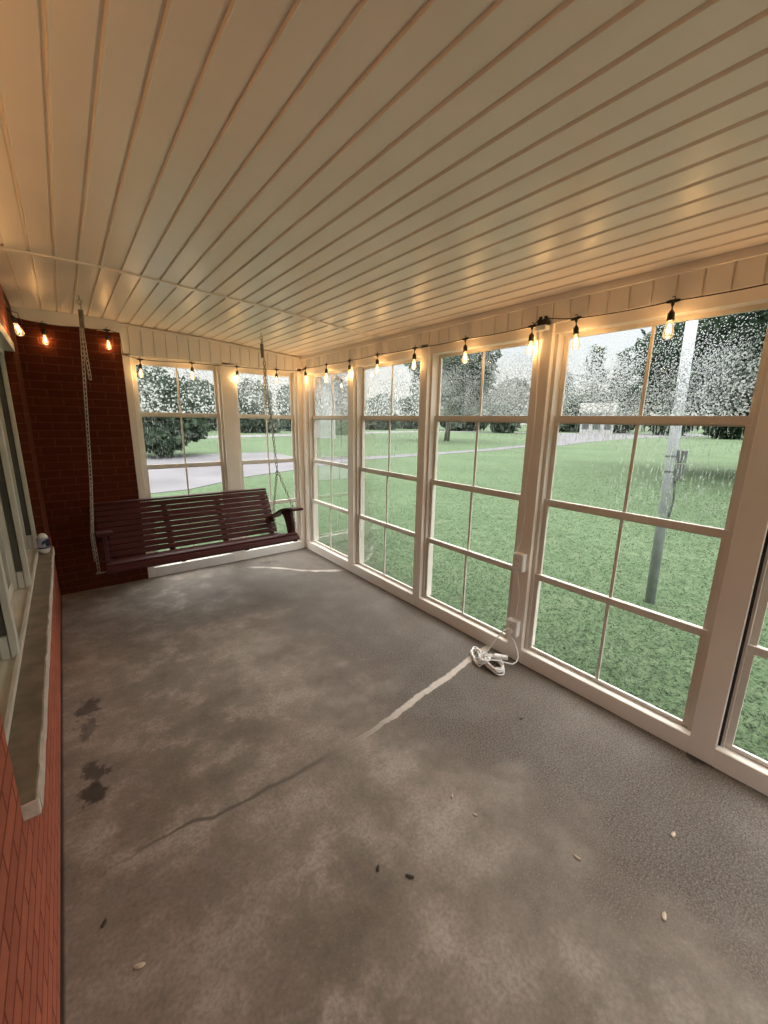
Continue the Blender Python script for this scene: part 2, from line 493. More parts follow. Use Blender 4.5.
# ------------------------------------------------------------------ mesh helpers
class MB:
    def __init__(self):
        self.v = []
        self.f = []

    def add(self, vs, fs):
        o = len(self.v)
        self.v += [tuple(q) for q in vs]
        self.f += [tuple(i + o for i in q) for q in fs]
        return self

    def box(self, x0, x1, y0, y1, z0, z1):
        x0, x1 = sorted((x0, x1)); y0, y1 = sorted((y0, y1)); z0, z1 = sorted((z0, z1))
        vs = [(x, y, z) for z in (z0, z1) for y in (y0, y1) for x in (x0, x1)]
        return self.add(vs, [(0, 2, 3, 1), (4, 5, 7, 6), (0, 1, 5, 4), (2, 6, 7, 3), (0, 4, 6, 2), (1, 3, 7, 5)])

    def obox(self, c, ax, ay, az, hx, hy, hz):
        c = Vector(c); ax = Vector(ax); ay = Vector(ay); az = Vector(az)
        vs = [c + ax * (sx * hx) + ay * (sy * hy) + az * (sz * hz) for sz in (-1, 1) for sy in (-1, 1) for sx in (-1, 1)]
        return self.add(vs, [(0, 2, 3, 1), (4, 5, 7, 6), (0, 1, 5, 4), (2, 6, 7, 3), (0, 4, 6, 2), (1, 3, 7, 5)])

    def prism(self, poly, fn0, fn1):
        """poly of 2-D points, fn0/fn1 turn each into a 3-D point at either end"""
        n = len(poly)
        vs = [fn0(*q) for q in poly] + [fn1(*q) for q in poly]
        fs = [tuple(range(n - 1, -1, -1)), tuple(range(n, 2 * n))]
        fs += [(i, (i + 1) % n, n + (i + 1) % n, n + i) for i in range(n)]
        return self.add(vs, fs)

    def tube(self, path, r, seg=8, closed=False, rad=None):
        P = [Vector(q) for q in path]
        n = len(P)
        rings = []
        up = None
        for i in range(n):
            a = P[(i - 1) % n] if (closed or i > 0) else P[i]
            b = P[(i + 1) % n] if (closed or i < n - 1) else P[i]
            d = (b - a).normalized()
            if up is None:
                up = d.orthogonal().normalized()
            up = (up - d * up.dot(d))
            up = up.normalized() if up.length > 1e-6 else d.orthogonal().normalized()
            s = d.cross(up)
            rr = rad[i] if rad else r
            rings.append([P[i] + (up * math.cos(2 * PI * k / seg) + s * math.sin(2 * PI * k / seg)) * rr for k in range(seg)])
        vs = [q for rg in rings for q in rg]
        fs = []
        for i in range(n if closed else n - 1):
            j = (i + 1) % n
            for k in range(seg):
                k2 = (k + 1) % seg
                fs.append((i * seg + k, i * seg + k2, j * seg + k2, j * seg + k))
        if not closed:
            fs.append(tuple(range(seg - 1, -1, -1)))
            fs.append(tuple((n - 1) * seg + k for k in range(seg)))
        return self.add(vs, fs)

    def lathe(self, prof, c=(0, 0, 0), seg=20, sx=1.0, sy=1.0):
        vs = []
        fs = []
        for r, z in prof:
            for k in range(seg):
                a = 2 * PI * k / seg
                vs.append((c[0] + sx * r * math.cos(a), c[1] + sy * r * math.sin(a), c[2] + z))
        for i in range(len(prof) - 1):
            for k in range(seg):
                k2 = (k + 1) % seg
                fs.append((i * seg + k, i * seg + k2, (i + 1) * seg + k2, (i + 1) * seg + k))
        fs.append(tuple(range(seg - 1, -1, -1)))
        fs.append(tuple((len(prof) - 1) * seg + k for k in range(seg)))
        return self.add(vs, fs)

    def build(self, name, mat, parent=None, bevel=0.0, smooth=False, loc=None):
        """vertices are world coordinates; with a parent they are made local to it"""
        o = Vector((0, 0, 0))
        if parent is not None:
            o = Vector(parent['_at'])
        elif loc is not None:
            o = Vector(loc)
        me = bpy.data.meshes.new(name)
        me.from_pydata([tuple(Vector(q) - o) for q in self.v], [], self.f)
        me.materials.append(mat)
        bm = bmesh.new()
        bm.from_mesh(me)
        bmesh.ops.recalc_face_normals(bm, faces=bm.faces)
        bm.to_mesh(me)
        bm.free()
        if smooth:
            for p in me.polygons:
                p.use_smooth = True
        ob = bpy.data.objects.new(name, me)
        COL.objects.link(ob)
        if parent is not None:
            ob.parent = parent
            ob['_at'] = tuple(o)
        else:
            ob.location = o
            ob['_at'] = tuple(o)
        if bevel:
            md = ob.modifiers.new('bevel', 'BEVEL')
            md.width = bevel
            md.segments = 2
            md.limit_method = 'ANGLE'
            md.angle_limit = math.radians(40)
            md.harden_normals = False
        return ob


def tag(o, label, cat, group=None, kind=None):
    o['label'] = label
    o['category'] = cat
    if group:
        o['group'] = group
    if kind:
        o['kind'] = kind
    return o


def thing(name, at, label, cat, group=None, kind=None):
    o = bpy.data.objects.new(name, None)
    COL.objects.link(o)
    o.location = at
    o['_at'] = tuple(at)
    o.empty_display_size = 0.05
    return tag(o, label, cat, group, kind)


def struct(mb, name, mat, label, cat, bevel=0.0):
    return tag(mb.build(name, mat, None, bevel), label, cat, None, 'structure')


# ------------------------------------------------------------------ the room shell
W = 2.4723          # house wall at x = -W, glazed wall at x = 0, far wall at y = 0
HEAD = 2.154        # underside of the fascia above the windows
SILL = 0.10
YB = -6.30          # back of the porch, behind the camera
CX = [-2.6, -2.4, -2.0, -1.75, -1.05, 0.0, 0.2]
CZ = [2.42, 2.422, 2.426, 2.415, 2.38, 2.30, 2.285]


def ceil_z(x):
    return float(np.interp(x, CX, CZ))


struct(MB().box(-W - 0.3, 0.13, YB - 0.13, 0.13, -0.55, 0.0), 'floor', M['concrete'],
       'worn grey concrete porch floor with stains and a pale filled joint', 'floor')

# ceiling of narrow boards, a real groove at every joint
def ceiling_mesh(y0, y1, shift):
    pr = []
    xs = []
    k = -2.595 + shift
    while k < 0.02:
        xs.append(k)
        k += 0.1
    for s in xs:
        for dx, dz in ((-0.0085, 0.0), (-0.0055, 0.008), (0.0035, 0.008), (0.0065, -0.002), (0.0085, -0.002), (0.0105, 0.0)):
            pr.append((s + dx, ceil_z(s + dx) + dz))
    mb = MB()
    n = len(pr)
    vs = [(x, y0, z) for x, z in pr] + [(x, y1, z) for x, z in pr]
    mb.add(vs, [(i, i + 1, n + i + 1, n + i) for i in range(n - 1)])
    vs = [(x, y, z + 0.02) for x, z in pr for y in (y0, y1)]
    return mb, pr


mbc, pr = ceiling_mesh(YB - 0.1, -1.5, 0.0)
mb2, _ = ceiling_mesh(-1.5, 0.06, 0.004)
mbc.add(mb2.v, mb2.f)
struct(mbc, 'ceiling', M['ceiling'], 'sloping cream ceiling of narrow grooved vinyl boards', 'ceiling')

xs = np.linspace(-2.52, 0.0, 40)
mb = MB()
vs = []
for x in xs:
    z = ceil_z(x)
    vs += [(x, -1.516, z + 0.002), (x, -1.514, z - 0.009), (x, -1.488, z - 0.009), (x, -1.486, z + 0.002)]
fs = []
for i in range(len(xs) - 1):
    for k in range(3):
        fs.append((4 * i + k, 4 * i + k + 1, 4 * i + k + 5, 4 * i + k + 4))
struct(mb.add(vs, fs), 'trim_1', M['ceiling'], 'thin joining strip running crosswise over the ceiling boards', 'trim')

# roof over the ceiling, keeps the sky out
struct(MB().box(-4.6, 0.34, YB - 0.4, 0.40, 2.47, 2.62), 'roof', M['roofing'], 'flat porch roof seen only from outside', 'roof')

# brick house wall with the window opening, brick return wall
JY0, JY1 = -3.272, -0.62
LEDGE = 0.627
WTOP = 2.04
mb = MB()
mb.box(-W - 0.22, -W, YB - 0.13, 0.13, -0.4, LEDGE - 0.048)
mb.box(-W - 0.22, -W, YB - 0.13, JY0, LEDGE - 0.048, 2.5)
mb.box(-W - 0.22, -W, JY0, JY1, WTOP, 2.5)
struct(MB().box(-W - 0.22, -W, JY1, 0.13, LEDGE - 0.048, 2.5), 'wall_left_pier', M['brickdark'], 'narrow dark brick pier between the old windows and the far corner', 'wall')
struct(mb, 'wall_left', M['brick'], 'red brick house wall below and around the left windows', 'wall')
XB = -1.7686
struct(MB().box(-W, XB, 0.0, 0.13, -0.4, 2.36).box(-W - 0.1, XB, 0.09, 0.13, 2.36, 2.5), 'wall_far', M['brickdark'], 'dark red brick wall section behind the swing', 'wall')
# cream board over the brick
mb = MB()
n = 14
vs = []
for i in range(n + 1):
    x = -2.485 + (XB + 2.485) * i / n
    zb = 2.327 + 0.006 * math.sin(i * 0.9) - (0.022 * max(0, 1 - i / 3) ** 2)*-1
    vs += [(x, -0.022, zb), (x, -0.022, ceil_z(x)), (x, 0.1, ceil_z(x)), (x, 0.1, zb)]
fs = [(0, 1, 2, 3), tuple(4 * n + k for k in (3, 2, 1, 0))]
for i in range(n):
    for k in range(4):
        fs.append((4 * i + k, 4 * i + (k + 1) % 4, 4 * i + 4 + (k + 1) % 4, 4 * i + 4 + k))
struct(mb.add(vs, fs), 'trim_2', M['vinyl'], 'cream fascia board above the brick wall section', 'trim')

# stone ledge
mb = MB()
ny = 40
vs = []
rr = random.Random(3)
for i in range(ny + 1):
    y = JY0 + 0.0 + (JY1 + 0.0 - JY0) * i / ny
    e = -2.4395 + rr.uniform(-0.0025, 0.0025)
    vs += [(-W - 0.16, y, LEDGE), (e - 0.004, y, LEDGE + rr.uniform(-0.001, 0.001)), (e, y, LEDGE - 0.006), (e - 0.003, y, LEDGE - 0.042), (-W - 0.16, y, LEDGE - 0.046)]
fs = [(0, 1, 2, 3, 4), tuple(5 * ny + k for k in (4, 3, 2, 1, 0))]
for i in range(ny):
    for k in range(5):
        fs.append((5 * i + k, 5 * i + (k + 1) % 5, 5 * i + 5 + (k + 1) % 5, 5 * i + 5 + k))
mb.add(vs, fs)
struct(mb, 'trim_3', M['stone'], 'long brown stone ledge under the house windows on the left', 'ledge')
mb = MB()
vs = []
ny = 90
for i in range(ny + 1):
    y = JY0 + 0.01 + (JY1 - JY0 - 0.02) * i / ny
    b = 0.007 + 0.012 * abs(math.sin(i * 0.37) * math.sin(i * 0.11 + 1)) + rr.uniform(0, 0.005)
    vs += [(-2.4415, y, LEDGE - 0.004), (-2.4350, y, LEDGE - 0.008), (-2.4345, y, LEDGE - 0.034 - b), (-2.4415, y, LEDGE - 0.040 - b)]
fs = [(0, 1, 2, 3), tuple(4 * ny + k for k in (3, 2, 1, 0))]
for i in range(ny):
    for k in range(4):
        fs.append((4 * i + k, 4 * i + (k + 1) % 4, 4 * i + 4 + (k + 1) % 4, 4 * i + 4 + k))
struct(mb.add(vs, fs), 'trim_4', M['mortar'], 'ragged pale mortar along the front edge of the stone ledge', 'mortar')

tag(MB().box(-W - 0.004, -2.437, JY0 - 0.007, JY0 + 0.012, LEDGE - 0.047, LEDGE - 0.002).build('trim_40', M['mortar'], None, 0.003), 'small pale mortar patch closing the near end of the stone ledge', 'mortar', None, 'structure')

# house windows on the left: white frame, deep tracks, sashes
MUL = [JY0 + 0.02, -2.405, -1.535, JY1 - 0.02]
mb = MB()
mb.box(-2.66, -2.522, JY0, JY1, LEDGE, LEDGE + 0.012)                 # sill board
mb.box(-2.532, -2.517, JY0, JY1, LEDGE, LEDGE + 0.024)                # raised lip
mb.box(-2.66, -2.52, JY0, JY1, WTOP - 0.05, WTOP)
for y in MUL:
    mb.box(-2.545, -2.522, y - 0.028, y + 0.028, LEDGE + 0.012, WTOP)  # front leaf of the track
    mb.box(-2.66, -2.545, y - 0.012, y + 0.012, LEDGE + 0.012, WTOP)
    mb.box(-2.60, -2.58, y - 0.026, y + 0.026, LEDGE + 0.012, WTOP)
    mb.box(-2.575, -2.548, y - 0.024, y + 0.024, LEDGE + 0.012, LEDGE + 0.11)   # spacer block
wl = thing('window_1', (-2.6, -1.95, LEDGE), 'old white house windows with dark glass above the stone ledge', 'window', None, 'structure')
mb.build('frame', M['housewin'], wl, 0.002)
for y in MUL[1:]:  # dark strip in each track channel, its recess shade put into the colour
    MB().box(-2.578, -2.547, y - 0.0145, y - 0.0122, LEDGE + 0.112, WTOP - 0.052).build('track', M['track'], wl)
tb = MB()
tb.box(-2.545, -2.478, JY1 - 0.09, JY1 + 0.0, WTOP - 0.02, WTOP + 0.07)
for a, b in zip(MUL[:-1], MUL[1:]):
    for z0, z1, xo in ((LEDGE + 0.012, 1.40, -2.612), (1.36, WTOP - 0.05, -2.640)):
        sb = MB()
        sb.box(xo - 0.014, xo + 0.014, a + 0.026, a + 0.066, z0, z1)
        sb.box(xo - 0.014, xo + 0.014, b - 0.066, b - 0.026, z0, z1)
        sb.box(xo - 0.014, xo + 0.014, a + 0.066, b - 0.066, z0, z0 + 0.06)
        sb.box(xo - 0.014, xo + 0.014, a + 0.066, b - 0.066, z1 - 0.045, z1)
        s = sb.build('sash', M['housewin'], wl, 0.002)
        MB().add([(xo, a + 0.066, z0 + 0.06), (xo, b - 0.066, z0 + 0.06), (xo, b - 0.066, z1 - 0.045), (xo, a + 0.066, z1 - 0.045)], [(0, 1, 2, 3)]).build('pane', M['glasshouse'], s)
tag(MB().box(-2.54, -2.463, JY0, JY1 + 0.01, WTOP - 0.02, WTOP + 0.04).build('trim_5', M['housewin'], None, 0.003),
    'white head board over the old house windows', 'trim', None, 'structure')
# dark room behind those windows
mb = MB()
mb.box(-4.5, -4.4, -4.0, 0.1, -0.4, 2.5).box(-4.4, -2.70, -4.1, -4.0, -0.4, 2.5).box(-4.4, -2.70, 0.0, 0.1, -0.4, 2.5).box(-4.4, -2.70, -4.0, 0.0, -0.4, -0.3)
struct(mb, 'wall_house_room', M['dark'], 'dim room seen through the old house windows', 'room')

# ---------------------------------------------------- posts, fascia and skirting of the glazed walls
PR = [(-0.08, 0.0), (-1.0817, -0.9817), (-2.114, -2.0321), (-3.132, -3.0216), (-4.1944, -4.0925), (-5.245, -5.145), (YB, YB + 0.08)]
post_names = ['corner post where the two glazed walls meet', 'cream post between first and second right windows from corner',
              'cream post between second and third right windows from corner', 'cream post carrying the outlet boxes and cable',
              'wide cream post at the right, dark stain at its foot', 'cream post behind the camera between right windows', 'cream post at the back right corner']
TR = 6
for i, ((a, b), lab) in enumerate(zip(PR, post_names)):
    mb = MB().box(0.0, 0.13, a, b, 0.0, HEAD + 0.02)
    if i == 0:
        mb = MB().box(0.0, 0.11, a, b + 0.11, 0.0, HEAD + 0.02).box(-0.055, 0.0, 0.0, 0.11, 0.0, HEAD + 0.02)
    struct(mb, 'trim_%d' % TR, M['vinyl'], lab, 'post', 0.003)
    TR += 1
XF = [(XB, XB + 0.062), (-0.912, -0.7703)]
for (a, b), lab in zip(XF, ['narrow cream board beside the brick wall section', 'cream post between the two far windows']):
    struct(MB().box(a, b, 0.0, 0.11, 0.0, 2.16), 'trim_%d' % TR, M['vinyl'], lab, 'post', 0.003)
    TR += 1
XBK = [(-W, -2.36), (-1.32, -1.20)]
for (a, b), lab in zip(XBK, ['cream board at the back left corner', 'cream post between the two back windows']):
    struct(MB().box(a, b, YB - 0.11, YB, 0.0, 2.16), 'trim_%d' % TR, M['vinyl'], lab, 'post', 0.003)
    TR += 1


def siding_strip(u0, u1, zlo, ztop, tomap, step=0.1, off=0.0):
    """fascia of vertical siding: shallow ribs every 10 cm; ztop(u) follows the ceiling"""
    us = []
    k = math.ceil((u0 - off) / step) * step + off
    pts = [(u0, 0.0)]
    while k < u1 - 0.012:
        if k > u0 + 0.012:
            pts += [(k - 0.0075, 0.0), (k - 0.0045, 0.011), (k + 0.0020, 0.011), (k + 0.0045, 0.0)]
        k += step
    pts.append((u1, 0.0))
    mb = MB()
    vs = []
    for u, d in pts:
        vs += [tomap(u, d, zlo), tomap(u, d, ztop(u)), tomap(u, 0.11, ztop(u)), tomap(u, 0.11, zlo)]
    n = len(pts)
    fs = [(0, 1, 2, 3), tuple(4 * (n - 1) + k for k in (3, 2, 1, 0))]
    for i in range(n - 1):
        for k in range(4):
            fs.append((4 * i + k, 4 * i + (k + 1) % 4, 4 * i + 4 + (k + 1) % 4, 4 * i + 4 + k))
    return mb.add(vs, fs)


right = lambda u, d, z: (d, u, z)
far = lambda u, d, z: (u, d, z)
back = lambda u, d, z: (u, YB - d, z)
struct(siding_strip(YB, 0.0, HEAD, lambda u: 2.262, right, 0.1, -0.02), 'trim_%d' % TR, M['vinyl'], 'ribbed cream fascia over the right wall windows', 'fascia'); TR += 1
struct(siding_strip(XB, 0.0, HEAD - 0.012, lambda u: ceil_z(u) - 0.03, far, 0.1, -0.004), 'trim_%d' % TR, M['vinyl'], 'ribbed cream fascia over the two far windows', 'fascia'); TR += 1
struct(siding_strip(-W, 0.0, HEAD, lambda u: ceil_z(u) + 0.05, back, 0.1, 0), 'trim_%d' % TR, M['vinyl'], 'ribbed cream fascia over the back windows', 'fascia'); TR += 1
struct(MB().box(-0.014, 0.11, YB, 0.0, 2.262, 2.278).box(-0.006, 0.11, YB, 0.0, 2.278, 2.32), 'trim_%d' % TR, M['vinyl'], 'slim moulding between ceiling and right wall fascia', 'trim', 0.002); TR += 1
mb = MB()
vs = []
n = 20
for i in range(n + 1):
    x = XB + (0 - XB) * i / n
    z = ceil_z(x)
    vs += [(x, -0.013, z - 0.030), (x, -0.013, z - 0.012), (x, 0.1, z + 0.05), (x, 0.1, z - 0.030)]
fs = [(0, 1, 2, 3), tuple(4 * n + k for k in (3, 2, 1, 0))]
for i in range(n):
    for k in range(4):
        fs.append((4 * i + k, 4 * i + (k + 1) % 4, 4 * i + 4 + (k + 1) % 4, 4 * i + 4 + k))
struct(mb.add(vs, fs), 'trim_%d' % TR, M['vinyl'], 'slim moulding between ceiling and far wall fascia', 'trim'); TR += 1
struct(MB().box(0.02, 0.11, YB, 0.1, 2.1, 2.5).box(XB, 0.1, 0.03, 0.11, 2.2, 2.5).box(-W - 0.2, 0.1, YB - 0.11, YB - 0.03, 2.2, 2.5), 'wall_upper_outer', M['vinyl'],
       'outer boarding above the porch windows', 'wall')

# skirting boards: face flush with the posts, sloped top
def skirt(u0, u1, tomap):
    prof = [(0.0, 0.0), (0.0, SILL - 0.004), (0.006, SILL), (0.060, SILL + 0.004), (0.062, SILL - 0.05), (0.11, SILL - 0.06), (0.11, 0.0)]
    return MB().prism(prof, lambda d, z: tomap(u0, d, z), lambda d, z: tomap(u1, d, z))


bays_r = [(PR[i + 1][1], PR[i][0]) for i in range(6)]
mb = MB()
for a, b in bays_r:
    k = skirt(a, b, right)
    mb.add(k.v, k.f)
struct(mb, 'baseboard_right', M['vinyl'], 'cream sill board along the floor under the right windows', 'baseboard')
bays_f = [(XB + 0.062, -0.912), (-0.7703, -0.055)]
mb = MB()
for a, b in bays_f:
    k = skirt(a, b, far)
    mb.add(k.v, k.f)
struct(mb, 'baseboard_far', M['white'], 'white sill board along the floor behind the swing', 'baseboard')
bays_b = [(-2.36, -1.32), (-1.20, 0.0)]
mb = MB()
for a, b in bays_b:
    k = skirt(a, b, back)
    mb.add(k.v, k.f)
struct(mb, 'baseboard_back', M['vinyl'], 'cream sill board under the back windows', 'baseboard')

RAILS = [0.106, 0.622, 1.115, 1.622, 2.108]


def make_window(no, u0, u1, tomap, label, glass, gasket=False):
    c = tomap((u0 + u1) / 2, 0.05, SILL)
    w = thing('window_%d' % no, c, label, 'window', None, 'structure')
    fr = MB()
    def bx(mb, a, b, d0, d1, z0, z1):
        p = tomap(a, d0, z0)
        q = tomap(b, d1, z1)
        mb.box(p[0], q[0], p[1], q[1], p[2], q[2])
    bx(fr, u0, u0 + 0.022, 0.032, 0.128, SILL, HEAD - 0.034)
    bx(fr, u1 - 0.022, u1, 0.032, 0.128, SILL, HEAD - 0.034)
    bx(fr, u0, u1, 0.032, 0.128, HEAD - 0.034, HEAD + 0.02)
    bx(fr, u0 + 0.022, u1 - 0.022, 0.058, 0.070, SILL - 0.02, SILL + 0.010)
    fr.build('frame', M['frame'], w, 0.0015)
    if gasket:
        g = MB()
        bx(g, u1 - 0.011, u1 - 0.001, 0.022, 0.0325, SILL + 0.008, HEAD - 0.03)
        g.build('gasket', M['black'], w)
    for k in range(4):
        z0, z1 = RAILS[k], RAILS[k + 1]
        d = 0.048 + 0.018 * k
        a, b = u0 + 0.022, u1 - 0.022
        sb = MB()
        z0r = z0 - (0.024 if k else -0.002)
        z1r = z1 + (0.022 if k < 3 else 0.022)
        za = z0 + 0.020
        zb = z1 - (0.016 if k < 3 else 0.030)
        bx(sb, a, a + 0.027, d - 0.006, d + 0.010, za, zb)
        bx(sb, b - 0.027, b, d - 0.006, d + 0.010, za, zb)
        bx(sb, a, b, d - 0.006, d + 0.010, z0r, za)
        bx(sb, a, b, d - 0.006, d + 0.010, zb, z1r)
        m = (a + b) / 2
        bx(sb, m - 0.008, m + 0.008, d - 0.003, d + 0.008, za, zb)
        s = sb.build('sash', M['frame'], w, 0.0012)
        g = [tomap(a + 0.02, d + 0.002, z0), tomap(b - 0.02, d + 0.002, z0), tomap(b - 0.02, d + 0.002, z1), tomap(a + 0.02, d + 0.002, z1)]
        MB().add(g, [(0, 1, 2, 3)]).build('pane', glass, s)
    return w


far_names = ['far window beside the brick wall, behind the swing back', 'far window next to the corner, behind the swing arm']
for i, (a, b) in enumerate(bays_f):
    make_window(2 + i, a, b, far, far_names[i], M['glassfar'])
rn = ['narrow looking first window on the right wall, next to the corner', 'second window from the corner on the right wall',
      'third window from the corner on the right wall, left of the outlets', 'large window at the right with a grey pole outside',
      'window at the right edge of the photo, partly cut off', 'window on the right wall behind the camera']
for i, (a, b) in enumerate(bays_r):
    make_window(4 + i, a, b, right, rn[i], M['glassmid'] if i < 2 else M['glass'], i == 4)
for i, (a, b) in enumerate(bays_b):  # back windows lie out of view, added so daylight enters from behind
    make_window(10 + i, a, b, back, ['unseen left back window added to let light in from behind', 'unseen right back window added to let light in from behind'][i], M['glassdry'])

# ------------------------------------------------------------------ outdoors
ZG = -0.35
S = 420
ng = 60
gx = np.concatenate([np.linspace(-S, -20, 12), np.linspace(-15, 60, 40), np.linspace(70, S, 12)])
mb = MB()
vs = [(float(x), float(y), ZG) for y in gx for x in gx]
n = len(gx)
mb.add(vs, [(j * n + i, j * n + i + 1, (j + 1) * n + i + 1, (j + 1) * n + i) for j in range(n - 1) for i in range(n - 1)])
struct(mb, 'lawn', M['lawn'], 'wide green lawn outside the porch windows', 'lawn')


def slab(poly, z0, z1):
    return MB().prism(poly, lambda x, y: (x, y, z0), lambda x, y: (x, y, z1))


mb = slab([(-9, 6.7), (-0.7, 7.36), (0.25, 7.5), (1.34, 8.32), (2.2, 9.08), (4.8, 10.17), (9.4, 12.3), (10.4, 13.7), (8.2, 14.3), (7.2, 15.4), (7.3, 19.0), (4.3, 19.0), (0.8, 18.45), (-9, 18.2)], ZG - 0.1, ZG + 0.018)
k = slab([(9.4, 12.3), (13.2, 12.6), (17.7, 13.17), (21.9, 13.6), (28, 15.0), (28.5, 16.4), (21.5, 14.75), (19.2, 14.35), (14.4, 13.94), (10.4, 13.7)], ZG - 0.1, ZG + 0.018)
mb.add(k.v, k.f)
k = slab([(28, 15.0), (32.3, 14.7), (43.8, 17.4), (66.8, 20.9), (112, 17.7), (118, 30), (84, 41), (62, 34), (44, 23.5), (34, 17.8), (28.5, 16.4)], ZG - 0.1, ZG + 0.018)
mb.add(k.v, k.f)
struct(mb, 'driveway', M['drive'], 'pale concrete driveway curving off across the lawn', 'driveway')


def ribbon(pts, wd, z0, z1):
    P = [Vector((x, y, 0)) for x, y in pts]
    L, R = [], []
    for i, p in enumerate(P):
        d = (P[min(i + 1, len(P) - 1)] - P[max(i - 1, 0)]).normalized()
        nrm = Vector((-d.y, d.x, 0))
        L.append(p + nrm * wd / 2)
        R.append(p - nrm * wd / 2)
    poly = [(q.x, q.y) for q in R] + [(q.x, q.y) for q in reversed(L)]
    return slab(poly, z0, z1)


struct(ribbon([(-60, 30), (-20, 36), (8, 40), (22, 44), (36, 50), (49, 54), (62, 52), (74, 44), (82, 32), (96, 24), (140, 20)], 5.5, ZG - 0.1, ZG + 0.02), 'road', M['asphalt'],
       'pale street running beyond the lawn', 'road')

# grass blades on the nearer lawn
def grass():
    N = 90000
    r = 0.05 + 15.0 * RNG.random(N) ** 2.1
    y = -7.5 + np.abs(RNG.normal(0.0, 1.0, N)) * 5.2 + 3.0 * RNG.random(N)
    ok = r > 0.02
    x = 0.16 + r
    # a second patch beyond the far wall
    far_n = 9000
    xf = -3.0 + 5.0 * RNG.random(far_n)
    yf = 0.2 + 6.2 * RNG.random(far_n) ** 1.2
    x = np.concatenate([x, xf]); y = np.concatenate([y, yf])
    N = len(x)
    h = 0.010 + 0.017 * RNG.random(N)
    a = 2 * PI * RNG.random(N)
    wd = (0.003 + 0.004 * RNG.random(N)) * (1 + 0.10 * np.maximum(0, x))
    ln = 0.018 + 0.040 * RNG.random(N)
    b = 2 * PI * RNG.random(N)
    v = np.zeros((N, 3, 3))
    v[:, 0] = np.stack([x - wd * np.cos(a), y - wd * np.sin(a), np.full(N, ZG)], 1)
    v[:, 1] = np.stack([x + wd * np.cos(a), y + wd * np.sin(a), np.full(N, ZG)], 1)
    v[:, 2] = np.stack([x + ln * np.cos(b), y + ln * np.sin(b), ZG + h], 1)
    return fast_mesh('lawn_grass', v, M['blade'])


def fast_mesh(name, v, mat, parent=None):
    """v: (N, k, 3) separate k-gons"""
    N, k, _ = v.shape
    o = np.array(parent['_at']) if parent is not None else np.zeros(3)
    me = bpy.data.meshes.new(name)
    me.vertices.add(N * k)
    me.vertices.foreach_set('co', (v - o).reshape(-1).astype(np.float32))
    me.loops.add(N * k)
    me.loops.foreach_set('vertex_index', np.arange(N * k, dtype=np.int32))
    me.polygons.add(N)
    me.polygons.foreach_set('loop_start', np.arange(0, N * k, k, dtype=np.int32))
    me.polygons.foreach_set('loop_total', np.full(N, k, dtype=np.int32))
    me.update(calc_edges=True)
    me.validate()
    me.materials.append(mat)
    ob = bpy.data.objects.new(name, me)
    COL.objects.link(ob)
    if parent is not None:
        ob.parent = parent
    return ob


tag(grass(), 'short green grass blades growing close to the porch', 'grass', None, 'stuff')


def leaf_cloud(ells, n, size, rng, shell=0.45):
    """leaves scattered through ellipsoids (cx, cy, cz, rx, ry, rz)"""
    vol = np.array([e[3] * e[4] * e[5] for e in ells]) ** 0.8
    cnt = np.maximum(20, (n * vol / vol.sum()).astype(int))
    out = []
    for e, c in zip(ells, cnt):
        d = rng.normal(size=(c, 3))
        d /= np.linalg.norm(d, axis=1)[:, None]
        rad = shell + (1 - shell) * rng.random(c) ** 0.6
        # clumps
        cl = rng.normal(size=(max(6, c // 45), 3))
        cl /= np.linalg.norm(cl, axis=1)[:, None]
        d = d + 0.9 * cl[rng.integers(0, len(cl), c)]
        d /= np.linalg.norm(d, axis=1)[:, None]
        d = d + 0.10 * rng.normal(size=(c, 3))
        p = np.array(e[:3]) + d * rad[:, None] * np.array(e[3:])
        out.append(p)
    p = np.concatenate(out)
    N = len(p)
    a = rng.normal(size=(N, 3)); a /= np.linalg.norm(a, axis=1)[:, None]
    b = np.cross(a, rng.normal(size=(N, 3))); b /= np.linalg.norm(b, axis=1)[:, None]
    s = size * (0.6 + 0.8 * rng.random(N))[:, None]
    return np.stack([p - a * s, p + b * s * 0.55, p + a * s, p - b * s * 0.55], 1)


def az(deg, d, z=ZG):
    r = math.radians(deg)
    return (CAM_P[0] + d * math.sin(r), CAM_P[1] + d * math.cos(r), z)


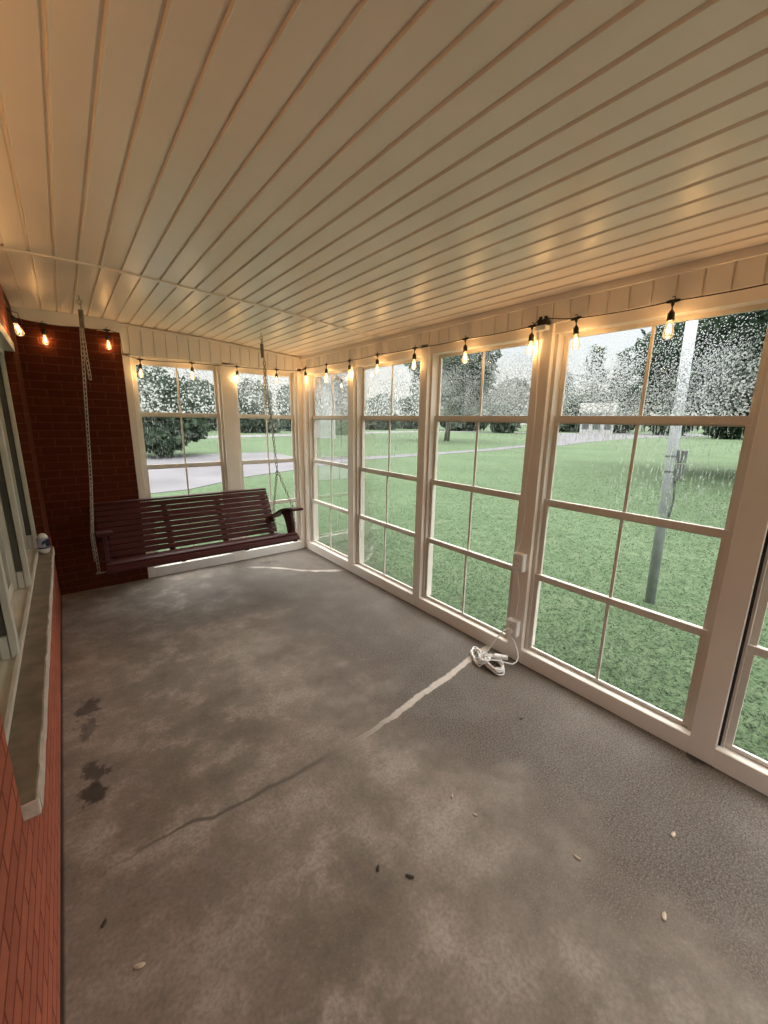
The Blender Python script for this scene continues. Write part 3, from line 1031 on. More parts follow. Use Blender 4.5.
def tree(at, h, cr, mat, label, n=5000, size=0.35, low=0.25, seed=1, lobes=7, group='trees beyond the lawn', trunk_r=None):
    rng = np.random.default_rng(seed)
    t = thing('broadleaf_tree', at, label, 'tree', group)
    x, y, z = at
    tr = trunk_r or 0.03 * h
    mb = MB().tube([(x, y, z - 0.05), (x + 0.02 * h, y, z + h * 0.3), (x - 0.02 * h, y + 0.02 * h, z + h * 0.62)], tr, 9, rad=[tr * 1.25, tr * 0.9, tr * 0.4])
    for k in range(5):
        a = k * 2.4 + seed
        q = (x + cr * 0.55 * math.cos(a), y + cr * 0.55 * math.sin(a), z + h * (0.55 + 0.05 * k))
        mb.tube([(x, y, z + h * (0.28 + 0.05 * k)), tuple((np.array(q) + np.array((x, y, z + h * 0.35))) / 2 + np.array((0, 0, 0.04 * h))), q], tr * 0.4, 6, rad=[tr * 0.5, tr * 0.32, tr * 0.12])
    mb.build('trunk', M['bark'], t, smooth=True)
    ells = [(x, y, z + h * (0.5 + low / 2), cr * 0.8, cr * 0.8, h * (1 - low) * 0.42)]
    for k in range(lobes):
        a = 2 * PI * k / lobes + rng.random()
        zz = z + h * (low + 0.12 + (0.72 - low) * rng.random())
        ells.append((x + cr * 0.55 * math.cos(a), y + cr * 0.55 * math.sin(a), zz, cr * (0.4 + 0.2 * rng.random()), cr * (0.4 + 0.2 * rng.random()), h * (0.14 + 0.08 * rng.random())))
    fast_mesh('foliage', leaf_cloud(ells, n, size, rng), mat, t)
    return t


def conifer(at, h, cr, label, seed=1, n=46, mat=None):
    rng = np.random.default_rng(seed)
    t = thing('pine_tree', at, label, 'tree', 'pine trees beyond the street')
    x, y, z = at
    MB().tube([(x, y, z - 0.05), (x, y, z + h * 0.97)], 0.2, 8, rad=[0.022 * h, 0.004 * h]).build('trunk', M['bark'], t, smooth=True)
    pts = []
    br = MB()
    for k in range(n):
        f = 0.12 + 0.86 * k / n
        a = k * 2.399 + rng.random() * 0.5
        L = cr * (1.02 - f) ** 0.75 * (0.75 + 0.5 * rng.random())
        zz = z + h * f
        tip = np.array([math.cos(a) * L, math.sin(a) * L, L * (0.25 if f > 0.5 else 0.05)])
        m = int(70 * max(0.35, L / cr))
        s = rng.random(m) ** 0.7
        p = np.array([x, y, zz]) + s[:, None] * tip + rng.normal(size=(m, 3)) * np.array([0.055, 0.055, 0.032]) * h * 0.55
        pts.append(p)
    p = np.concatenate(pts)
    N = len(p)
    a = rng.normal(size=(N, 3)); a[:, 2] *= 0.5; a /= np.linalg.norm(a, axis=1)[:, None]
    b = np.cross(a, rng.normal(size=(N, 3))); b /= np.linalg.norm(b, axis=1)[:, None]
    s = (0.045 * h * (0.5 + 0.7 * rng.random(N)))[:, None]
    fast_mesh('foliage', np.stack([p - a * s, p + b * s * 0.22, p + a * s, p - b * s * 0.22], 1), mat or M['needle'], t)


def elev_h(d, deg):
    return 1.95 + d * math.tan(math.radians(deg))


# trees seen from left to right through the windows
tree(az(9.2, 24), elev_h(24, 6.2), 2.2, M['leafb'], 'bushy dark tree seen at the left side of the far left window', 9000, 0.18, 0.02, 3, 9)
HEDGE = -0.12
def row(deg, d, el, half, mt, lab, seed, n=5000):
    """a tree of the distant row: half = half its width in degrees"""
    tree(az(deg, d), elev_h(d, el), d * math.tan(math.radians(half)) / 1.02, M[mt], lab, n, 0.0085 * d, HEDGE, seed)
row(15.0, 72, 4.3, 2.3, 'leafc', 'grey green tree behind the right half of the window beside the brick', 4)
row(20.4, 62, 5.2, 2.9, 'leafc', 'grey green tree behind the left half of the far corner window', 5)
row(25.6, 74, 4.8, 2.4, 'leafc', 'grey green tree behind the right half of the far corner window', 6)
row(32.4, 56, 5.0, 1.7, 'leafc', 'slender tree beside the tall neighbour house in the corner window', 7)
row(37.0, 92, 3.2, 2.9, 'leafc', 'low rounded tree behind the left half of the second right window', 8)
row(42.5, 108, 3.6, 2.7, 'leafc', 'far tree behind the post between second and third windows', 9)
row(48.6, 96, 4.6, 3.2, 'leafc', 'far tree beyond the street behind the broad lawn tree', 10)
tree(az(46.6, 43), elev_h(43, 13.0), 4.4, M['leafa'], 'tall tree standing on the lawn outside the third right window', 10000, 0.32, 0.34, 11, 9, trunk_r=0.24)
row(54.2, 84, 5.7, 2.9, 'leafc', 'rounded tree at the right half of the third right window', 12)
row(58.6, 104, 3.8, 1.9, 'leafc', 'low tree behind the post carrying the outlets', 13)
conifer(az(61.2, 128), elev_h(128, 6.3), 4.6, 'shortest pine, at the left in the large right window', 21)
conifer(az(64.2, 138), elev_h(138, 9.1), 6.2, 'tall middle pine in the large right window', 22)
conifer(az(67.0, 126), elev_h(126, 8.3), 4.6, 'pine just left of the window bar in the large right window', 23)
conifer(az(70.0, 150), elev_h(150, 8.9), 5.6, 'pine just right of the window bar in the large right window', 24)
row(62.6, 112, 4.0, 2.2, 'leafc', 'low shrubby tree in front of the pines, left side', 14)
row(67.4, 110, 4.4, 2.1, 'leafc', 'low shrubby tree in front of the pines, beside the white house', 15)
row(72.4, 100, 5.2, 2.8, 'leafa', 'mid green tree behind the grey pole', 16)
tree(az(80.5, 21), elev_h(21, 15.5), 4.6, M['leafb'], 'big dark leafy tree filling the upper right of the large window', 16000, 0.17, 0.20, 17, 12, trunk_r=0.28)
row(77.6, 84, 4.8, 2.6, 'leafb', 'dark tree beyond the big leafy tree at the right', 18)
row(85.0, 70, 5.6, 4.0, 'leafb', 'dark tree far off at the right edge of the photo', 19)


def house(at, yaw, L, D, H, R, label, wall, n_win=3):
    t = thing('house', at, label, 'house', 'houses across the lawn')
    ca, sa = math.cos(yaw), math.sin(yaw)
    def P(u, v, z): return (at[0] + u * ca - v * sa, at[1] + u * sa + v * ca, at[2] + z)
    body = MB().prism([(-D / 2, 0), (D / 2, 0), (D / 2, H), (0, H + R), (-D / 2, H)], lambda v, z: P(-L / 2, v, z), lambda v, z: P(L / 2, v, z))
    body.build('wall', wall, t)
    e = 0.4
    rf = MB()
    for s in (-1, 1):
        rf.prism([(0, H + R + 0.02), (0, H + R + 0.2), (s * (D / 2 + e), H + 0.08 - e * R / (D / 2)), (s * (D / 2 + e), H - 0.1 - e * R / (D / 2))], lambda v, z: P(-L / 2 - e, v, z), lambda v, z: P(L / 2 + e, v, z))
    rf.build('roof', M['roofing'], t)
    for k in range(n_win):
        u = -L / 2 + L * (k + 0.5) / n_win
        q = [P(u - 0.6, -D / 2 - 0.04, 0.9), P(u + 0.6, -D / 2 - 0.04, 0.9), P(u + 0.6, -D / 2 + 0.02, 0.9), P(u - 0.6, -D / 2 + 0.02, 0.9)]
        MB().add(q + [(a, b, c + 1.2) for a, b, c in q], [(0, 1, 2, 3), (4, 5, 6, 7), (0, 1, 5, 4), (1, 2, 6, 5), (2, 3, 7, 6), (3, 0, 4, 7)]).build('window', M['meter'], t)
    return t


house(az(12.0, 98), math.radians(-14), 13, 8, 3.6, 2.2, 'pale house with a grey roof beyond the far left window', M['siding'])
house(az(29.2, 48), math.radians(60), 5.0, 3.2, 4.9, 1.4, 'pale neighbour house close by in the narrow corner window', M['siding'], 2)
house(az(65.1, 96), math.radians(-66), 6.0, 5, 4.4, 1.6, 'small white house in front of the pines', M['siding'], 3)

# pale pole on the lawn
pt = thing('utility_pole', (2.72, -3.02, ZG), 'slim pale grey metal pole standing on the lawn outside', 'pole')
pa = Vector((2.72, -3.02, ZG - 0.05)); pb = Vector((2.632, -2.98, 3.4))
MB().tube([pa, pa.lerp(pb, 0.5), pb], 0.05, 16).lathe([(0.0, 0.0), (0.052, 0.0), (0.045, 0.03), (0.0, 0.05)], tuple(pb), 16).build('shaft', M['pole'], pt, smooth=True)
def onpole(z): return pa.lerp(pb, (z - pa.z) / (pb.z - pa.z))
q = onpole(1.22)
for z, hh in ((1.29, 0.065), (1.13, 0.085)):
    q = onpole(z)
    MB().box(q.x - 0.02, q.x + 0.04, q.y - 0.125, q.y - 0.045, z - hh, z + hh).build('meter_box', M['meter'], pt, 0.006)
    MB().lathe([(0.056, -0.008), (0.056, 0.008)], (q.x, q.y, z), 16).build('strap', M['meter'], pt)
MB().tube([(onpole(1.05).x, onpole(1.05).y - 0.06, 1.05), (onpole(0.8).x, onpole(0.8).y - 0.075, 0.85), (onpole(0.6).x, onpole(0.6).y - 0.056, 0.62)], 0.010, 8).build('conduit', M['meter'], pt)

# street lamp beyond the lawn
sl = thing('street_lamp', az(73.6, 40), 'thin street lamp with a curved arm beyond the grey pole', 'lamp')
b = Vector(az(73.6, 40)); s = Vector(az(70.6, 40)); e = Vector(az(75.8, 40))
MB().tube([(b.x, b.y, ZG), (b.x, b.y, 4.0)], 0.07, 8).build('post', M['meter'], sl)
MB().tube([(b.x, b.y, 3.2), (s.x * 0.4 + b.x * 0.6, s.y * 0.4 + b.y * 0.6, 3.9), (b.x, b.y, 4.1), (e.x * 0.6 + b.x * 0.4, e.y * 0.6 + b.y * 0.4, 4.15), (e.x, e.y, 4.0)], 0.045, 8).build('arm', M['pole'], sl)
MB().lathe([(0.02, 0.1), (0.22, 0.03), (0.25, -0.05), (0.05, -0.1)], (e.x, e.y, 3.98), 12).build('lamp_head', M['pole'], sl)

# ------------------------------------------------------------------ porch swing
SX0, SX1 = -2.145, -0.60
sw = thing('porch_swing', (-1.37, -0.72, 0.40), 'dark maroon slatted wooden porch swing hanging on chains', 'porch swing')


def slat(y0, z0, y1, z1, th, name='seat_slat', x0=SX0, x1=SX1):
    """board whose section runs from (y0,z0) to (y1,z1)"""
    a = Vector((0, y0, z0)); b = Vector((0, y1, z1))
    d = (b - a)
    L = d.length
    d.normalize()
    nrm = Vector((1, 0, 0)).cross(d)
    MB().obox(((x0 + x1) / 2, (y0 + y1) / 2, (z0 + z1) / 2), (1, 0, 0), d, nrm, (x1 - x0) / 2, L / 2, th / 2).build(name, M['wood'], sw, 0.004)


B0 = Vector((0, -0.525, 0.425)); B1 = Vector((0, -0.262, 0.842))
bd = (B1 - B0); bl = bd.length; bd.normalize()
bn = Vector((1, 0, 0)).cross(bd)        # towards the back/up
pitch = 0.0535
for k in range(9):
    t1 = bl - 0.010 - k * pitch
    t0 = t1 - 0.0462
    p0 = B0 + bd * t0; p1 = B0 + bd * t1
    slat(p0.y, p0.z, p1.y, p1.z, 0.018, 'back_slat')
# rounded cap on the back
cp = B1 + bd * 0.004
MB().obox(((SX0 + SX1) / 2, cp.y + 0.006, cp.z + 0.006), (1, 0, 0), (0, 1, 0.05), (0, -0.05, 1), (SX1 - SX0) / 2, 0.024, 0.011).build('top_rail', M['wood'], sw, 0.008)
# uprights behind the back slats
for x in (SX0 + 0.05, -1.605, -1.125, SX1 - 0.05):
    c0 = B0 - bd * 0.05 ; c1 = B1 - bd * 0.01
    off = bn * -0.033 if (bn.y < 0) else bn * 0.033
    cc = (c0 + c1) / 2 + off
    MB().obox((x, cc.y, cc.z), (1, 0, 0), bd, bn, 0.022, (c1 - c0).length / 2, 0.022).build('back_brace', M['wood'], sw, 0.003)
# seat slats follow a dipped curve and roll over the front edge
prof = [(-0.555, 0.418), (-0.64, 0.424), (-0.725, 0.440), (-0.81, 0.464), (-0.895, 0.493), (-0.965, 0.514)]
for (ya, za), (yb_, zb) in zip(prof[:-1], prof[1:]):
    f = 0.10
    slat(ya + (yb_ - ya) * f, za + (zb - za) * f, yb_ - (yb_ - ya) * f, zb - (zb - za) * f, 0.019)
slat(-0.972, 0.518, -1.020, 0.514, 0.022)
slat(-1.030, 0.509, -1.058, 0.474, 0.020)
for x in (SX0 + 0.03, -1.62, -1.10, SX1 - 0.03):
    up = prof + [(-1.0, 0.512), (-1.035, 0.488)]
    mb = MB().prism([(y, z - 0.012) for y, z in up] + [(y, z - 0.07 + 0.03 * (y < -0.95)) for y, z in reversed(up)], lambda y, z: (x - 0.018, y, z), lambda y, z: (x + 0.018, y, z))
    mb.build('seat_support', M['wood'], sw, 0.003)
# front apron just under the rolled slat
MB().box(SX0 + 0.05, SX1 - 0.05, -1.000, -0.982, 0.445, 0.495).build('front_rail', M['wood'], sw, 0.003)
# arms: curved boards on posts
arm_c = [(-0.375, 0.560), (-0.47, 0.582), (-0.56, 0.618), (-0.65, 0.662), (-0.74, 0.703), (-0.83, 0.732), (-0.92, 0.752), (-1.00, 0.764), (-1.075, 0.770)]
for x0, x1 in ((SX0 - 0.03, SX0 + 0.07), (SX1 - 0.06, SX1 + 0.04)):
    poly = [(y, z + 0.012) for y, z in arm_c] + [(y, z - 0.012) for y, z in reversed(arm_c)]
    MB().prism(poly, lambda y, z: (x0, y, z), lambda y, z: (x1, y, z)).build('armrest', M['wood'], sw, 0.005)
    xm = (x0 + x1) / 2
    pp = [(-0.69, 0.680), (-0.90, 0.742), (-0.945, 0.62), (-0.972, 0.43), (-0.862, 0.43), (-0.815, 0.56), (-0.765, 0.64)]
    MB().prism(pp, lambda y, z: (xm - 0.016, y, z), lambda y, z: (xm + 0.016, y, z)).build('arm_post', M['wood'], sw, 0.004)
    MB().tube([(xm, -0.93, 0.447), (SX0 - 0.062 if x0 < -1 else SX1 + 0.03, -0.93, 0.447)], 0.006, 8).build('eye_bolt', M['chain'], sw)


def chain_links(path, mb, L=0.040, wdt=0.021, r=0.0033):
    P = [Vector(q) for q in path]
    seg = [(P[i + 1] - P[i]).length for i in range(len(P) - 1)]
    tot = sum(seg)
    pit = L - 2.6 * r
    n = max(1, int(round(tot / pit)))
    def at(s):
        for i, l in enumerate(seg):
            if s <= l or i == len(seg) - 1:
                return P[i].lerp(P[i + 1], s / l), (P[i + 1] - P[i]).normalized()
            s -= l
    for k in range(n):
        c, d = at((k + 0.5) * tot / n)
        a = Vector((1, 0, 0)); a = (a - d * a.dot(d)).normalized()
        b = d.cross(a)
        s = (a + b).normalized() if k % 2 else (a - b).normalized()
        loop = []
        hl = L / 2 - wdt / 2
        for j in range(12):
            th = 2 * PI * j / 12
            loop.append(c + d * (hl * (1 if math.sin(th) >= 0 else -1) + wdt / 2 * math.sin(th)) * 0.97 + s * (wdt / 2 * math.cos(th)))
        mb.tube(loop, r, 5, closed=True)


def hanging(xt, xs, xsplit, xarm, loose, side):
    zt = ceil_z(xt)
    yy = -0.72
    ring = (xsplit, yy, 1.115)
    # ceiling hook
    hk = MB().tube([(xt, yy, zt + 0.01), (xt, yy, zt - 0.03)], 0.004, 8)
    hk.tube([(xt + 0.013 * math.cos(a), yy + 0.004, zt - 0.044 + 0.015 * math.sin(a)) for a in np.linspace(0, 2 * PI, 14)[:-1]], 0.0035, 6, closed=True)
    q0 = [(xt + 0.004, yy + 0.009 * math.cos(a), zt - 0.075 + 0.022 * math.sin(a)) for a in np.linspace(0, 2 * PI, 14)[:-1]]
    hk.tube(q0, 0.003, 6, closed=True)
    hk.build('ceiling_hook', M['chain'], sw, smooth=True)
    ztop, zbot = zt - 0.095, zt - 0.215
    # spring
    xb = xt + (xs - xt)
    pts = []
    for i in range(22 * 10 + 1):
        f = i / 220
        a = 2 * PI * i / 10
        pts.append((xt + (xb - xt) * f * 0.3 + 0.0135 * math.cos(a), yy + 0.0135 * math.sin(a), ztop + (zbot - ztop) * f))
    MB().tube(pts, 0.0027, 5).build('spring', M['spring'], sw, smooth=True)
    ch = MB()
    top = (xb, yy, zbot)
    chain_links([top, ring], ch)
    chain_links([ring, (xarm, -0.86, 0.746), (xarm - side * 0.004, -0.92, 0.455)], ch)
    xb2 = xarm - (0.03 if side > 0 else 0.0)
    chain_links([ring, (xb2, -0.44, 0.63), (xb2, -0.50, 0.42)], ch)
    tl = MB()
    chain_links([(top[0] + loose[0] * 0.4, yy - 0.012, top[2]), (top[0] + loose[0], yy - 0.012, loose[1])], tl)
    tl.build('chain_tail', M['chain'], sw, smooth=True)
    ch.build('chain', M['chain'], sw, smooth=True)


hanging(-2.067, -2.079, -2.150, -2.190, (0.012, 1.86), -1)
hanging(-0.752, -0.735, -0.655, -0.565, (-0.012, 1.70), 1)

# ------------------------------------------------------------------ string lights
SUN_COL = (1.0, 0.56, 0.22)


def bulb_unit(root, p, tilt=(0.0, 0.0), along=(0, 1, 0), power=1.0):
    """T-shaped holder on the cord, wire, socket, bulb; hangs at p (the cord)"""
    x, y, z = p
    A = Vector(along)
    R = Matrix.Rotation(tilt[0], 3, 'X') @ Matrix.Rotation(tilt[1], 3, 'Y')
    def L(mb): return [tuple(Vector(p) + R @ Vector(q)) for q in mb.v]
    hold = MB()
    hold.tube([-A * 0.027, -A * 0.012, A * 0.012, A * 0.027], 0.007, 8, rad=[0.005, 0.008, 0.008, 0.005])
    hold.tube([(0, 0, 0.004), (0, 0, -0.020)], 0.007, 8, rad=[0.009, 0.006])
    hold.tube([(0, 0, -0.018), (0, 0, -0.042)], 0.0028, 6)
    hold.tube([A * 0.006 + Vector((0, 0, 0.016 + 0.0)), A * 0.0 + Vector((0, 0, 0.020)), -A * 0.006 + Vector((0, 0, 0.016)), -A * 0.006 + Vector((0, 0, 0.004))], 0.0022, 5)
    hold.lathe([(0.004, -0.036), (0.008, -0.042), (0.0135, -0.050), (0.0145, -0.056), (0.0145, -0.074), (0.0155, -0.075), (0.0155, -0.082), (0.012, -0.084)], (0, 0, 0), 14)
    m2 = MB(); m2.v = L(hold); m2.f = hold.f
    s = m2.build('socket', M['black'], root, smooth=False)
    bl = MB().lathe([(0.010, -0.083), (0.0115, -0.090), (0.014, -0.102), (0.0195, -0.120), (0.0225, -0.134), (0.0215, -0.147), (0.0155, -0.157), (0.007, -0.161), (0.001, -0.162)], (0, 0, 0), 16)
    m2 = MB(); m2.v = L(bl); m2.f = bl.f
    m2.build('bulb', M['bulb'], s, smooth=True)
    fl = MB()
    for k in range(4):
        a = k * PI / 2 + 0.5
        fl.tube([(0.003 * math.cos(a), 0.003 * math.sin(a), -0.095), (0.0095 * math.cos(a), 0.0095 * math.sin(a), -0.140)], 0.0013, 5)
    m2 = MB(); m2.v = L(fl); m2.f = fl.f
    m2.build('filament', M['filament'], s)
    ld = bpy.data.lights.new('bulb_light', 'POINT')
    ld.energy = BULB_W * power
    ld.color = SUN_COL
    ld.shadow_soft_size = 0.014
    lo = bpy.data.objects.new('bulb_light', ld)
    COL.objects.link(lo)
    lo.parent = s
    lo.location = Vector(p) + R @ Vector((0, 0, -0.120)) - Vector(s['_at'])


def sag_cord(root, pts, r=0.0028, sag=0.006, mat=None, name='cord'):
    path = []
    for a, b in zip(pts[:-1], pts[1:]):
        a = Vector(a); b = Vector(b)
        n = 7
        for i in range(n):
            f = i / n
            q = a.lerp(b, f)
            q.z -= sag * 4 * f * (1 - f) * min(1.0, (b - a).length / 0.45)
            path.append(q)
    path.append(Vector(pts[-1]))
    MB().tube(path, r, 6).build(name, mat or M['black'], root, smooth=True)


xr = -0.026
yf = -0.028
left_b = [(-2.445, -4.6, 2.28), (-2.445, -4.15, 2.28), (-2.445, -3.7, 2.28), (-2.445, -3.25, 2.28), (-2.445, -2.80, 2.28), (-2.445, -2.34, 2.28), (-2.450, -1.85, 2.285), (-2.444, -0.95, 2.235)]
far_b = [(-2.294, yf, 2.318), (-1.862, yf, 2.330), (-1.635, yf, 2.112), (-1.191, yf, 2.124), (-0.753, yf, 2.128), (-0.317, yf, 2.135)]
right_b = [(xr, -0.153, 2.166), (xr, -0.622, 2.160), (xr, -1.059, 2.156), (xr, -1.504, 2.163), (xr, -1.991, 2.156), (xr, -2.504, 2.153), (xr, -3.014, 2.153)]
s1 = thing('string_light', (-1.2, -0.03, 2.15), 'black string of lit clear bulbs from the brick corner round to the outlet post', 'string lights')
for p in left_b:
    bulb_unit(s1, p, (0.35 if p[1] > -1 else 0.0, -0.25 if p[1] > -1 else 0.0), (0, 1, 0), 0.8)
for p in far_b[:2]:
    bulb_unit(s1, p, (0.05, 0), (1, 0, 0), 0.55)
for p in far_b[2:]:
    bulb_unit(s1, p, (0, 0.03), (1, 0, 0))
for i, p in enumerate(right_b):
    bulb_unit(s1, p, (0.06 * math.sin(i * 2.1), 0.0), (0, 1, 0))
sag_cord(s1, left_b + [(-2.43, -0.3, 2.33), (-2.42, -0.04, 2.30)] + far_b[:2] + [(-1.772, yf, 2.318), (-1.762, yf, 2.14)] + far_b[2:] + [(-0.07, yf, 2.145), (-0.03, -0.06, 2.15)] + right_b + [(-0.024, -3.058, 2.185)])
s2 = thing('string_light', (-0.03, -3.7, 2.15), 'black string of lit clear bulbs starting at the outlet post and running right', 'string lights')
right2 = [(xr, -3.277, 2.150), (xr, -3.724, 2.146), (xr, -4.19, 2.150), (xr, -4.66, 2.150), (xr, -5.12, 2.150), (xr, -5.58, 2.15), (xr, -6.0, 2.15)]
for i, p in enumerate(right2):
    bulb_unit(s2, p, (-0.10 if i == 0 else 0.0, 0.0), (0, 1, 0))
sag_cord(s2, [(-0.024, -3.098, 2.185), (-0.024, -3.13, 2.175)] + right2)
for root, y in ((s1, -3.062), (s2, -3.094)):
    pg = MB().box(-0.036, -0.008, y - 0.013, y + 0.013, 2.146, 2.180).box(-0.028, -0.016, y - 0.009, y + 0.009, 2.180, 2.196)
    pg.build('plug', M['black'], root, 0.004)

# ------------------------------------------------------------------ outlets and cables on the post
adp = thing('outlet_adapter', (-0.02, -3.06, 2.14), 'small white adapter block at the post top under the black plugs', 'adapter')
MB().box(-0.044, 0.0, -3.110, -3.046, 2.118, 2.1455).build('body', M['white'], adp, 0.004)
MB().box(-0.030, -0.006, -3.064, -3.048, 2.07, 2.119).build('cord_grip', M['white'], adp, 0.004)


def outlet(z0, z1, label):
    o = thing('outlet_box', (-0.02, -3.075, z0), label, 'outlet', 'outlet boxes on the post')
    MB().box(-0.040, 0.0, -3.112, -3.034, z0, z1).build('box', M['white'], o, 0.003)
    MB().box(-0.046, -0.040, -3.109, -3.037, z0 + 0.004, z1 - 0.004).build('cover_plate', M['white'], o, 0.002)
    for zc in ((z0 + z1) / 2 + 0.022, (z0 + z1) / 2 - 0.022):
        r = MB().lathe([(0.016, 0.0), (0.015, 0.003)], (0, 0, 0), 14)
        m2 = MB(); m2.v = [(-0.046 - q[2], -3.073 + q[0], zc + q[1]) for q in r.v]; m2.f = r.f
        rc = m2.build('receptacle', M['white'], o)
        MB().box(-0.0497, -0.0488, -3.080, -3.078, zc - 0.004, zc + 0.005).box(-0.0497, -0.0488, -3.068, -3.066, zc - 0.004, zc + 0.005).build('slot', M['black'], rc)
    return o


outlet(0.655, 0.772, 'upper white outlet box on the post right of the third window')
outlet(0.190, 0.302, 'lower white outlet box near the floor on the post')


def smooth_path(pts, n=8):
    P = [Vector(q) for q in pts]
    P = [P[0]] + P + [P[-1]]
    out = []
    for i in range(1, len(P) - 2):
        for k in range(n):
            f = k / n
            a, b, c, d = P[i - 1], P[i], P[i + 1], P[i + 2]
            out.append(0.5 * ((2 * b) + (c - a) * f + (2 * a - 5 * b + 4 * c - d) * f * f + (3 * b - a - 3 * c + d) * f ** 3))
    out.append(P[-2])
    return out


cb = MB().tube(smooth_path([(-0.016, -3.056, 2.071), (-0.010, -3.058, 1.95), (-0.006, -3.070, 1.72), (-0.006, -3.072, 1.45), (-0.006, -3.056, 1.22), (-0.006, -3.068, 1.05), (-0.012, -3.062, 0.86), (-0.020, -3.050, 0.80), (-0.024, -3.050, 0.770)]), 0.0035, 7)
tag(cb.build('power_cable', M['white'], None, smooth=True), 'white cable running down the post from adapter to upper outlet', 'cable', 'white cables on the post')
cb = MB().tube(smooth_path([(-0.024, -3.058, 0.657), (-0.012, -3.060, 0.60), (-0.008, -3.078, 0.52), (-0.010, -3.080, 0.40), (-0.020, -3.074, 0.300)]), 0.0035, 7)
tag(cb.build('power_cable', M['white'], None, smooth=True), 'short white cable between the two outlet boxes', 'cable', 'white cables on the post')

# coiled extension cord on the floor
ec = thing('extension_cord', (-0.2, -3.03, 0.0), 'white extension cord coiled on the floor below the outlets', 'cord')
pts = []
rg = random.Random(5)
def coil(cx, cy, rx, ry, rot, turns, z0, jit=0.012):
    n = int(turns * 16)
    for i in range(n):
        a = 2 * PI * i / 16
        j = 1 + 0.14 * math.sin(a * 0.31 + z0 * 90)
        u = rx * j * math.cos(a); v = ry * j * math.sin(a)
        pts.append((cx + u * math.cos(rot) - v * math.sin(rot) + rg.uniform(-jit, jit) * 0.25, cy + u * math.sin(rot) + v * math.cos(rot) + rg.uniform(-jit, jit) * 0.25,
                    z0 + 0.030 * i / n + 0.008 * math.sin(a * 1.3)))
pts += [(-0.052, -3.058, 0.235), (-0.075, -3.040, 0.225), (-0.10, -3.01, 0.17), (-0.13, -2.985, 0.10), (-0.16, -2.96, 0.05)]
coil(-0.198, -2.925, 0.080, 0.030, 0.9, 6.0, 0.006, 0.03)
pts.append((-0.22, -2.99, 0.03))
coil(-0.185, -3.060, 0.078, 0.048, 1.15, 8.0, 0.010, 0.03)
pts.append((-0.22, -3.02, 0.055))
coil(-0.212, -2.998, 0.040, 0.034, 0.4, 4.5, 0.030)
pts += [(-0.16, -3.08, 0.05), (-0.10, -3.14, 0.03), (-0.055, -3.15, 0.07), (-0.05, -3.11, 0.16), (-0.06, -3.07, 0.20), (-0.056, -3.062, 0.224)]
MB().tube(smooth_path(pts, 2), 0.0048, 7).build('cord', M['white'], ec, smooth=True)
MB().box(-0.066, -0.047, -3.084, -3.050, 0.212, 0.244).build('plug', M['white'], ec, 0.005)
MB().obox((-0.085, -3.04, 0.030), (0.6, -0.8, 0), (0.8, 0.6, 0), (0, 0, 1), 0.045, 0.017, 0.012).build('socket_end', M['white'], ec, 0.005)
MB().lathe([(0.020, -0.006), (0.023, 0.0), (0.020, 0.006)], (-0.215, -2.955, 0.034), 12).build('tie', M['black'], ec)

# ------------------------------------------------------------------ egg-shaped gadget on the ledge
gx_, gy_ = -2.482, -0.80
eg = thing('egg_ornament', (gx_, gy_, LEDGE), 'small egg-shaped white and navy ornament on the stone ledge', 'ornament')
R0, H0 = 0.037, 0.148
def eggr(f): return R0 * max(0.03, 1 - abs(2 * f - 0.92) ** 2.7 / 1.25) ** 0.5
def eggpart(f0, f1, name, mat, off=0.0):
    pr_ = [(eggr(f0 + (f1 - f0) * i / 10) + off, H0 * (f0 + (f1 - f0) * i / 10)) for i in range(11)]
    return MB().lathe(pr_, (gx_, gy_, LEDGE + 0.0005), 24).build(name, mat, eg, smooth=True)
eggpart(0.02, 0.27, 'base', M['white'])
eggpart(0.27, 0.33, 'band', M['navy'], 0.001)
eggpart(0.33, 0.80, 'body', M['lav'])
eggpart(0.80, 0.985, 'cap', M['white'])
# navy patch wrapped on the body
pv = []
pf = []
a0, a1 = -1.75, -0.1
na, nz = 14, 8
for i in range(na + 1):
    for j in range(nz + 1):
        a = a0 + (a1 - a0) * i / na
        f = 0.37 + 0.36 * j / nz
        if i < 5:
            f = 0.46 + 0.16 * j / nz + 0.02 * i
        r = eggr(f) + 0.0015
        pv.append((gx_ + r * math.cos(a), gy_ + r * math.sin(a), LEDGE + H0 * f))
for i in range(na):
    for j in range(nz):
        pf.append((i * (nz + 1) + j, (i + 1) * (nz + 1) + j, (i + 1) * (nz + 1) + j + 1, i * (nz + 1) + j + 1))
MB().add(pv, pf).build('patch', M['navy'], eg, smooth=True)

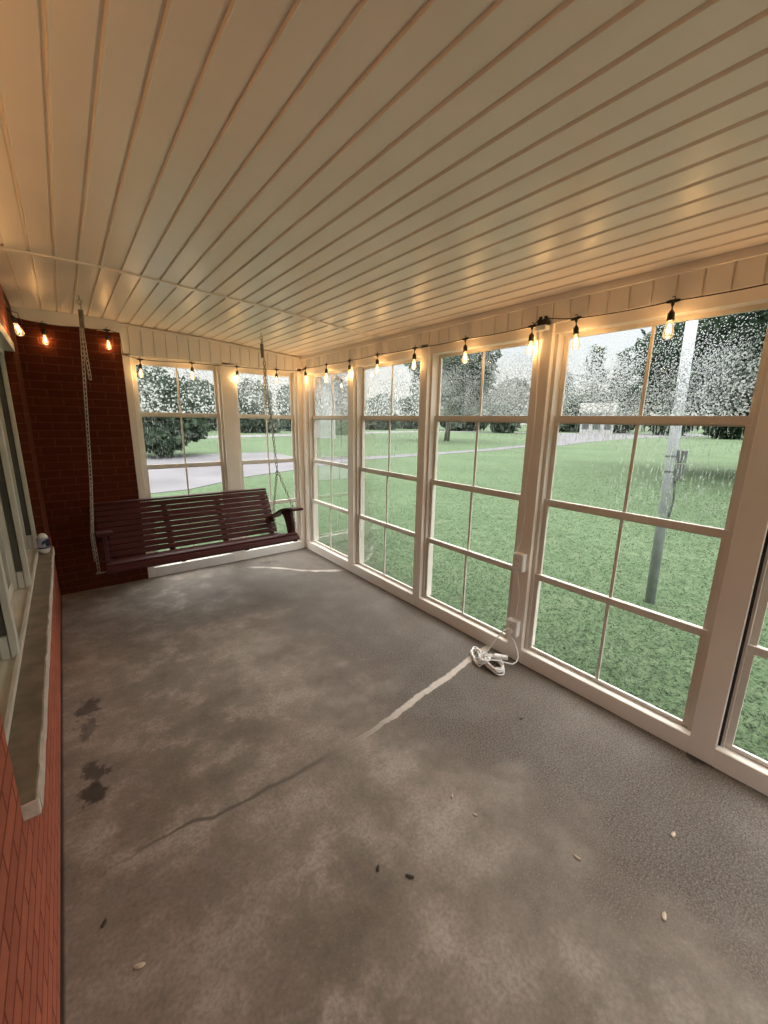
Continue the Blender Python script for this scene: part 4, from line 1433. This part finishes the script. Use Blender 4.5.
# ------------------------------------------------------------------ bits lying on the floor
bits = [(-0.542, -4.202, 0.016, 'dry', 'pale dry leaf bit on the floor nearest the right post'), (-0.936, -4.012, 0.014, 'dry', 'pale leaf bit lying mid floor in the lower right'),
        (-0.887, -4.283, 0.015, 'dry', 'pale leaf bit nearest the bottom right of the floor'), (-1.11, -3.667, 0.011, 'dry', 'tiny pale crumb on the floor right of centre'),
        (-1.125, -3.551, 0.008, 'dry', 'tiny pale crumb just below the filled joint'), (-1.482, -3.679, 0.016, 'dryd', 'dark leaf bit on the floor at lower centre'),
        (-1.558, -3.588, 0.012, 'dryd', 'small dark crumb left of the dark leaf bit'), (-0.465, -3.454, 0.010, 'dryd', 'tiny dark crumb on the floor under the large window'),
        (-2.361, -3.184, 0.012, 'dryd', 'small dark crumb on the floor by the brick wall'), (-2.285, -3.372, 0.016, 'dry', 'curled pale leaf bit on the floor at lower left')]
for i, (x, y, s, mt, lab) in enumerate(bits):
    a = i * 1.7
    rg = random.Random(i)
    vs = []
    n = 9
    for k in range(n):
        f = k / (n - 1) * 2 - 1
        wv = 0.42 * s * math.sqrt(max(0, 1 - f * f)) + 0.0006
        for sgn, zz in ((-1, 0.002), (0, 0.0065), (1, 0.0025)):
            u, v = f * s, sgn * wv
            vs.append((x + u * math.cos(a) - v * math.sin(a), y + u * math.sin(a) + v * math.cos(a), zz + 0.002 * f * f))
    nv = len(vs)
    vs += [(p[0], p[1], p[2] - 0.0016) for p in vs]
    fs = []
    for k in range(n - 1):
        for j in range(2):
            q = (3 * k + j, 3 * k + j + 1, 3 * k + j + 4, 3 * k + j + 3)
            fs.append(q)
            fs.append(tuple(w + nv for w in reversed(q)))
    loop = [3 * k for k in range(n)] + [3 * (n - 1) + 1] + [3 * k + 2 for k in range(n - 1, -1, -1)] + [1]
    for w, w2 in zip(loop, loop[1:] + loop[:1]):
        fs.append((w, w2, w2 + nv, w + nv))
    tag(MB().add(vs, fs).build('dry_leaf', M[mt], None, smooth=True, loc=(x, y, 0)), lab, 'leaf', 'leaf bits on the floor')

# tidy the helper property away
for ob in list(bpy.data.objects):
    if '_at' in ob:
        del ob['_at']
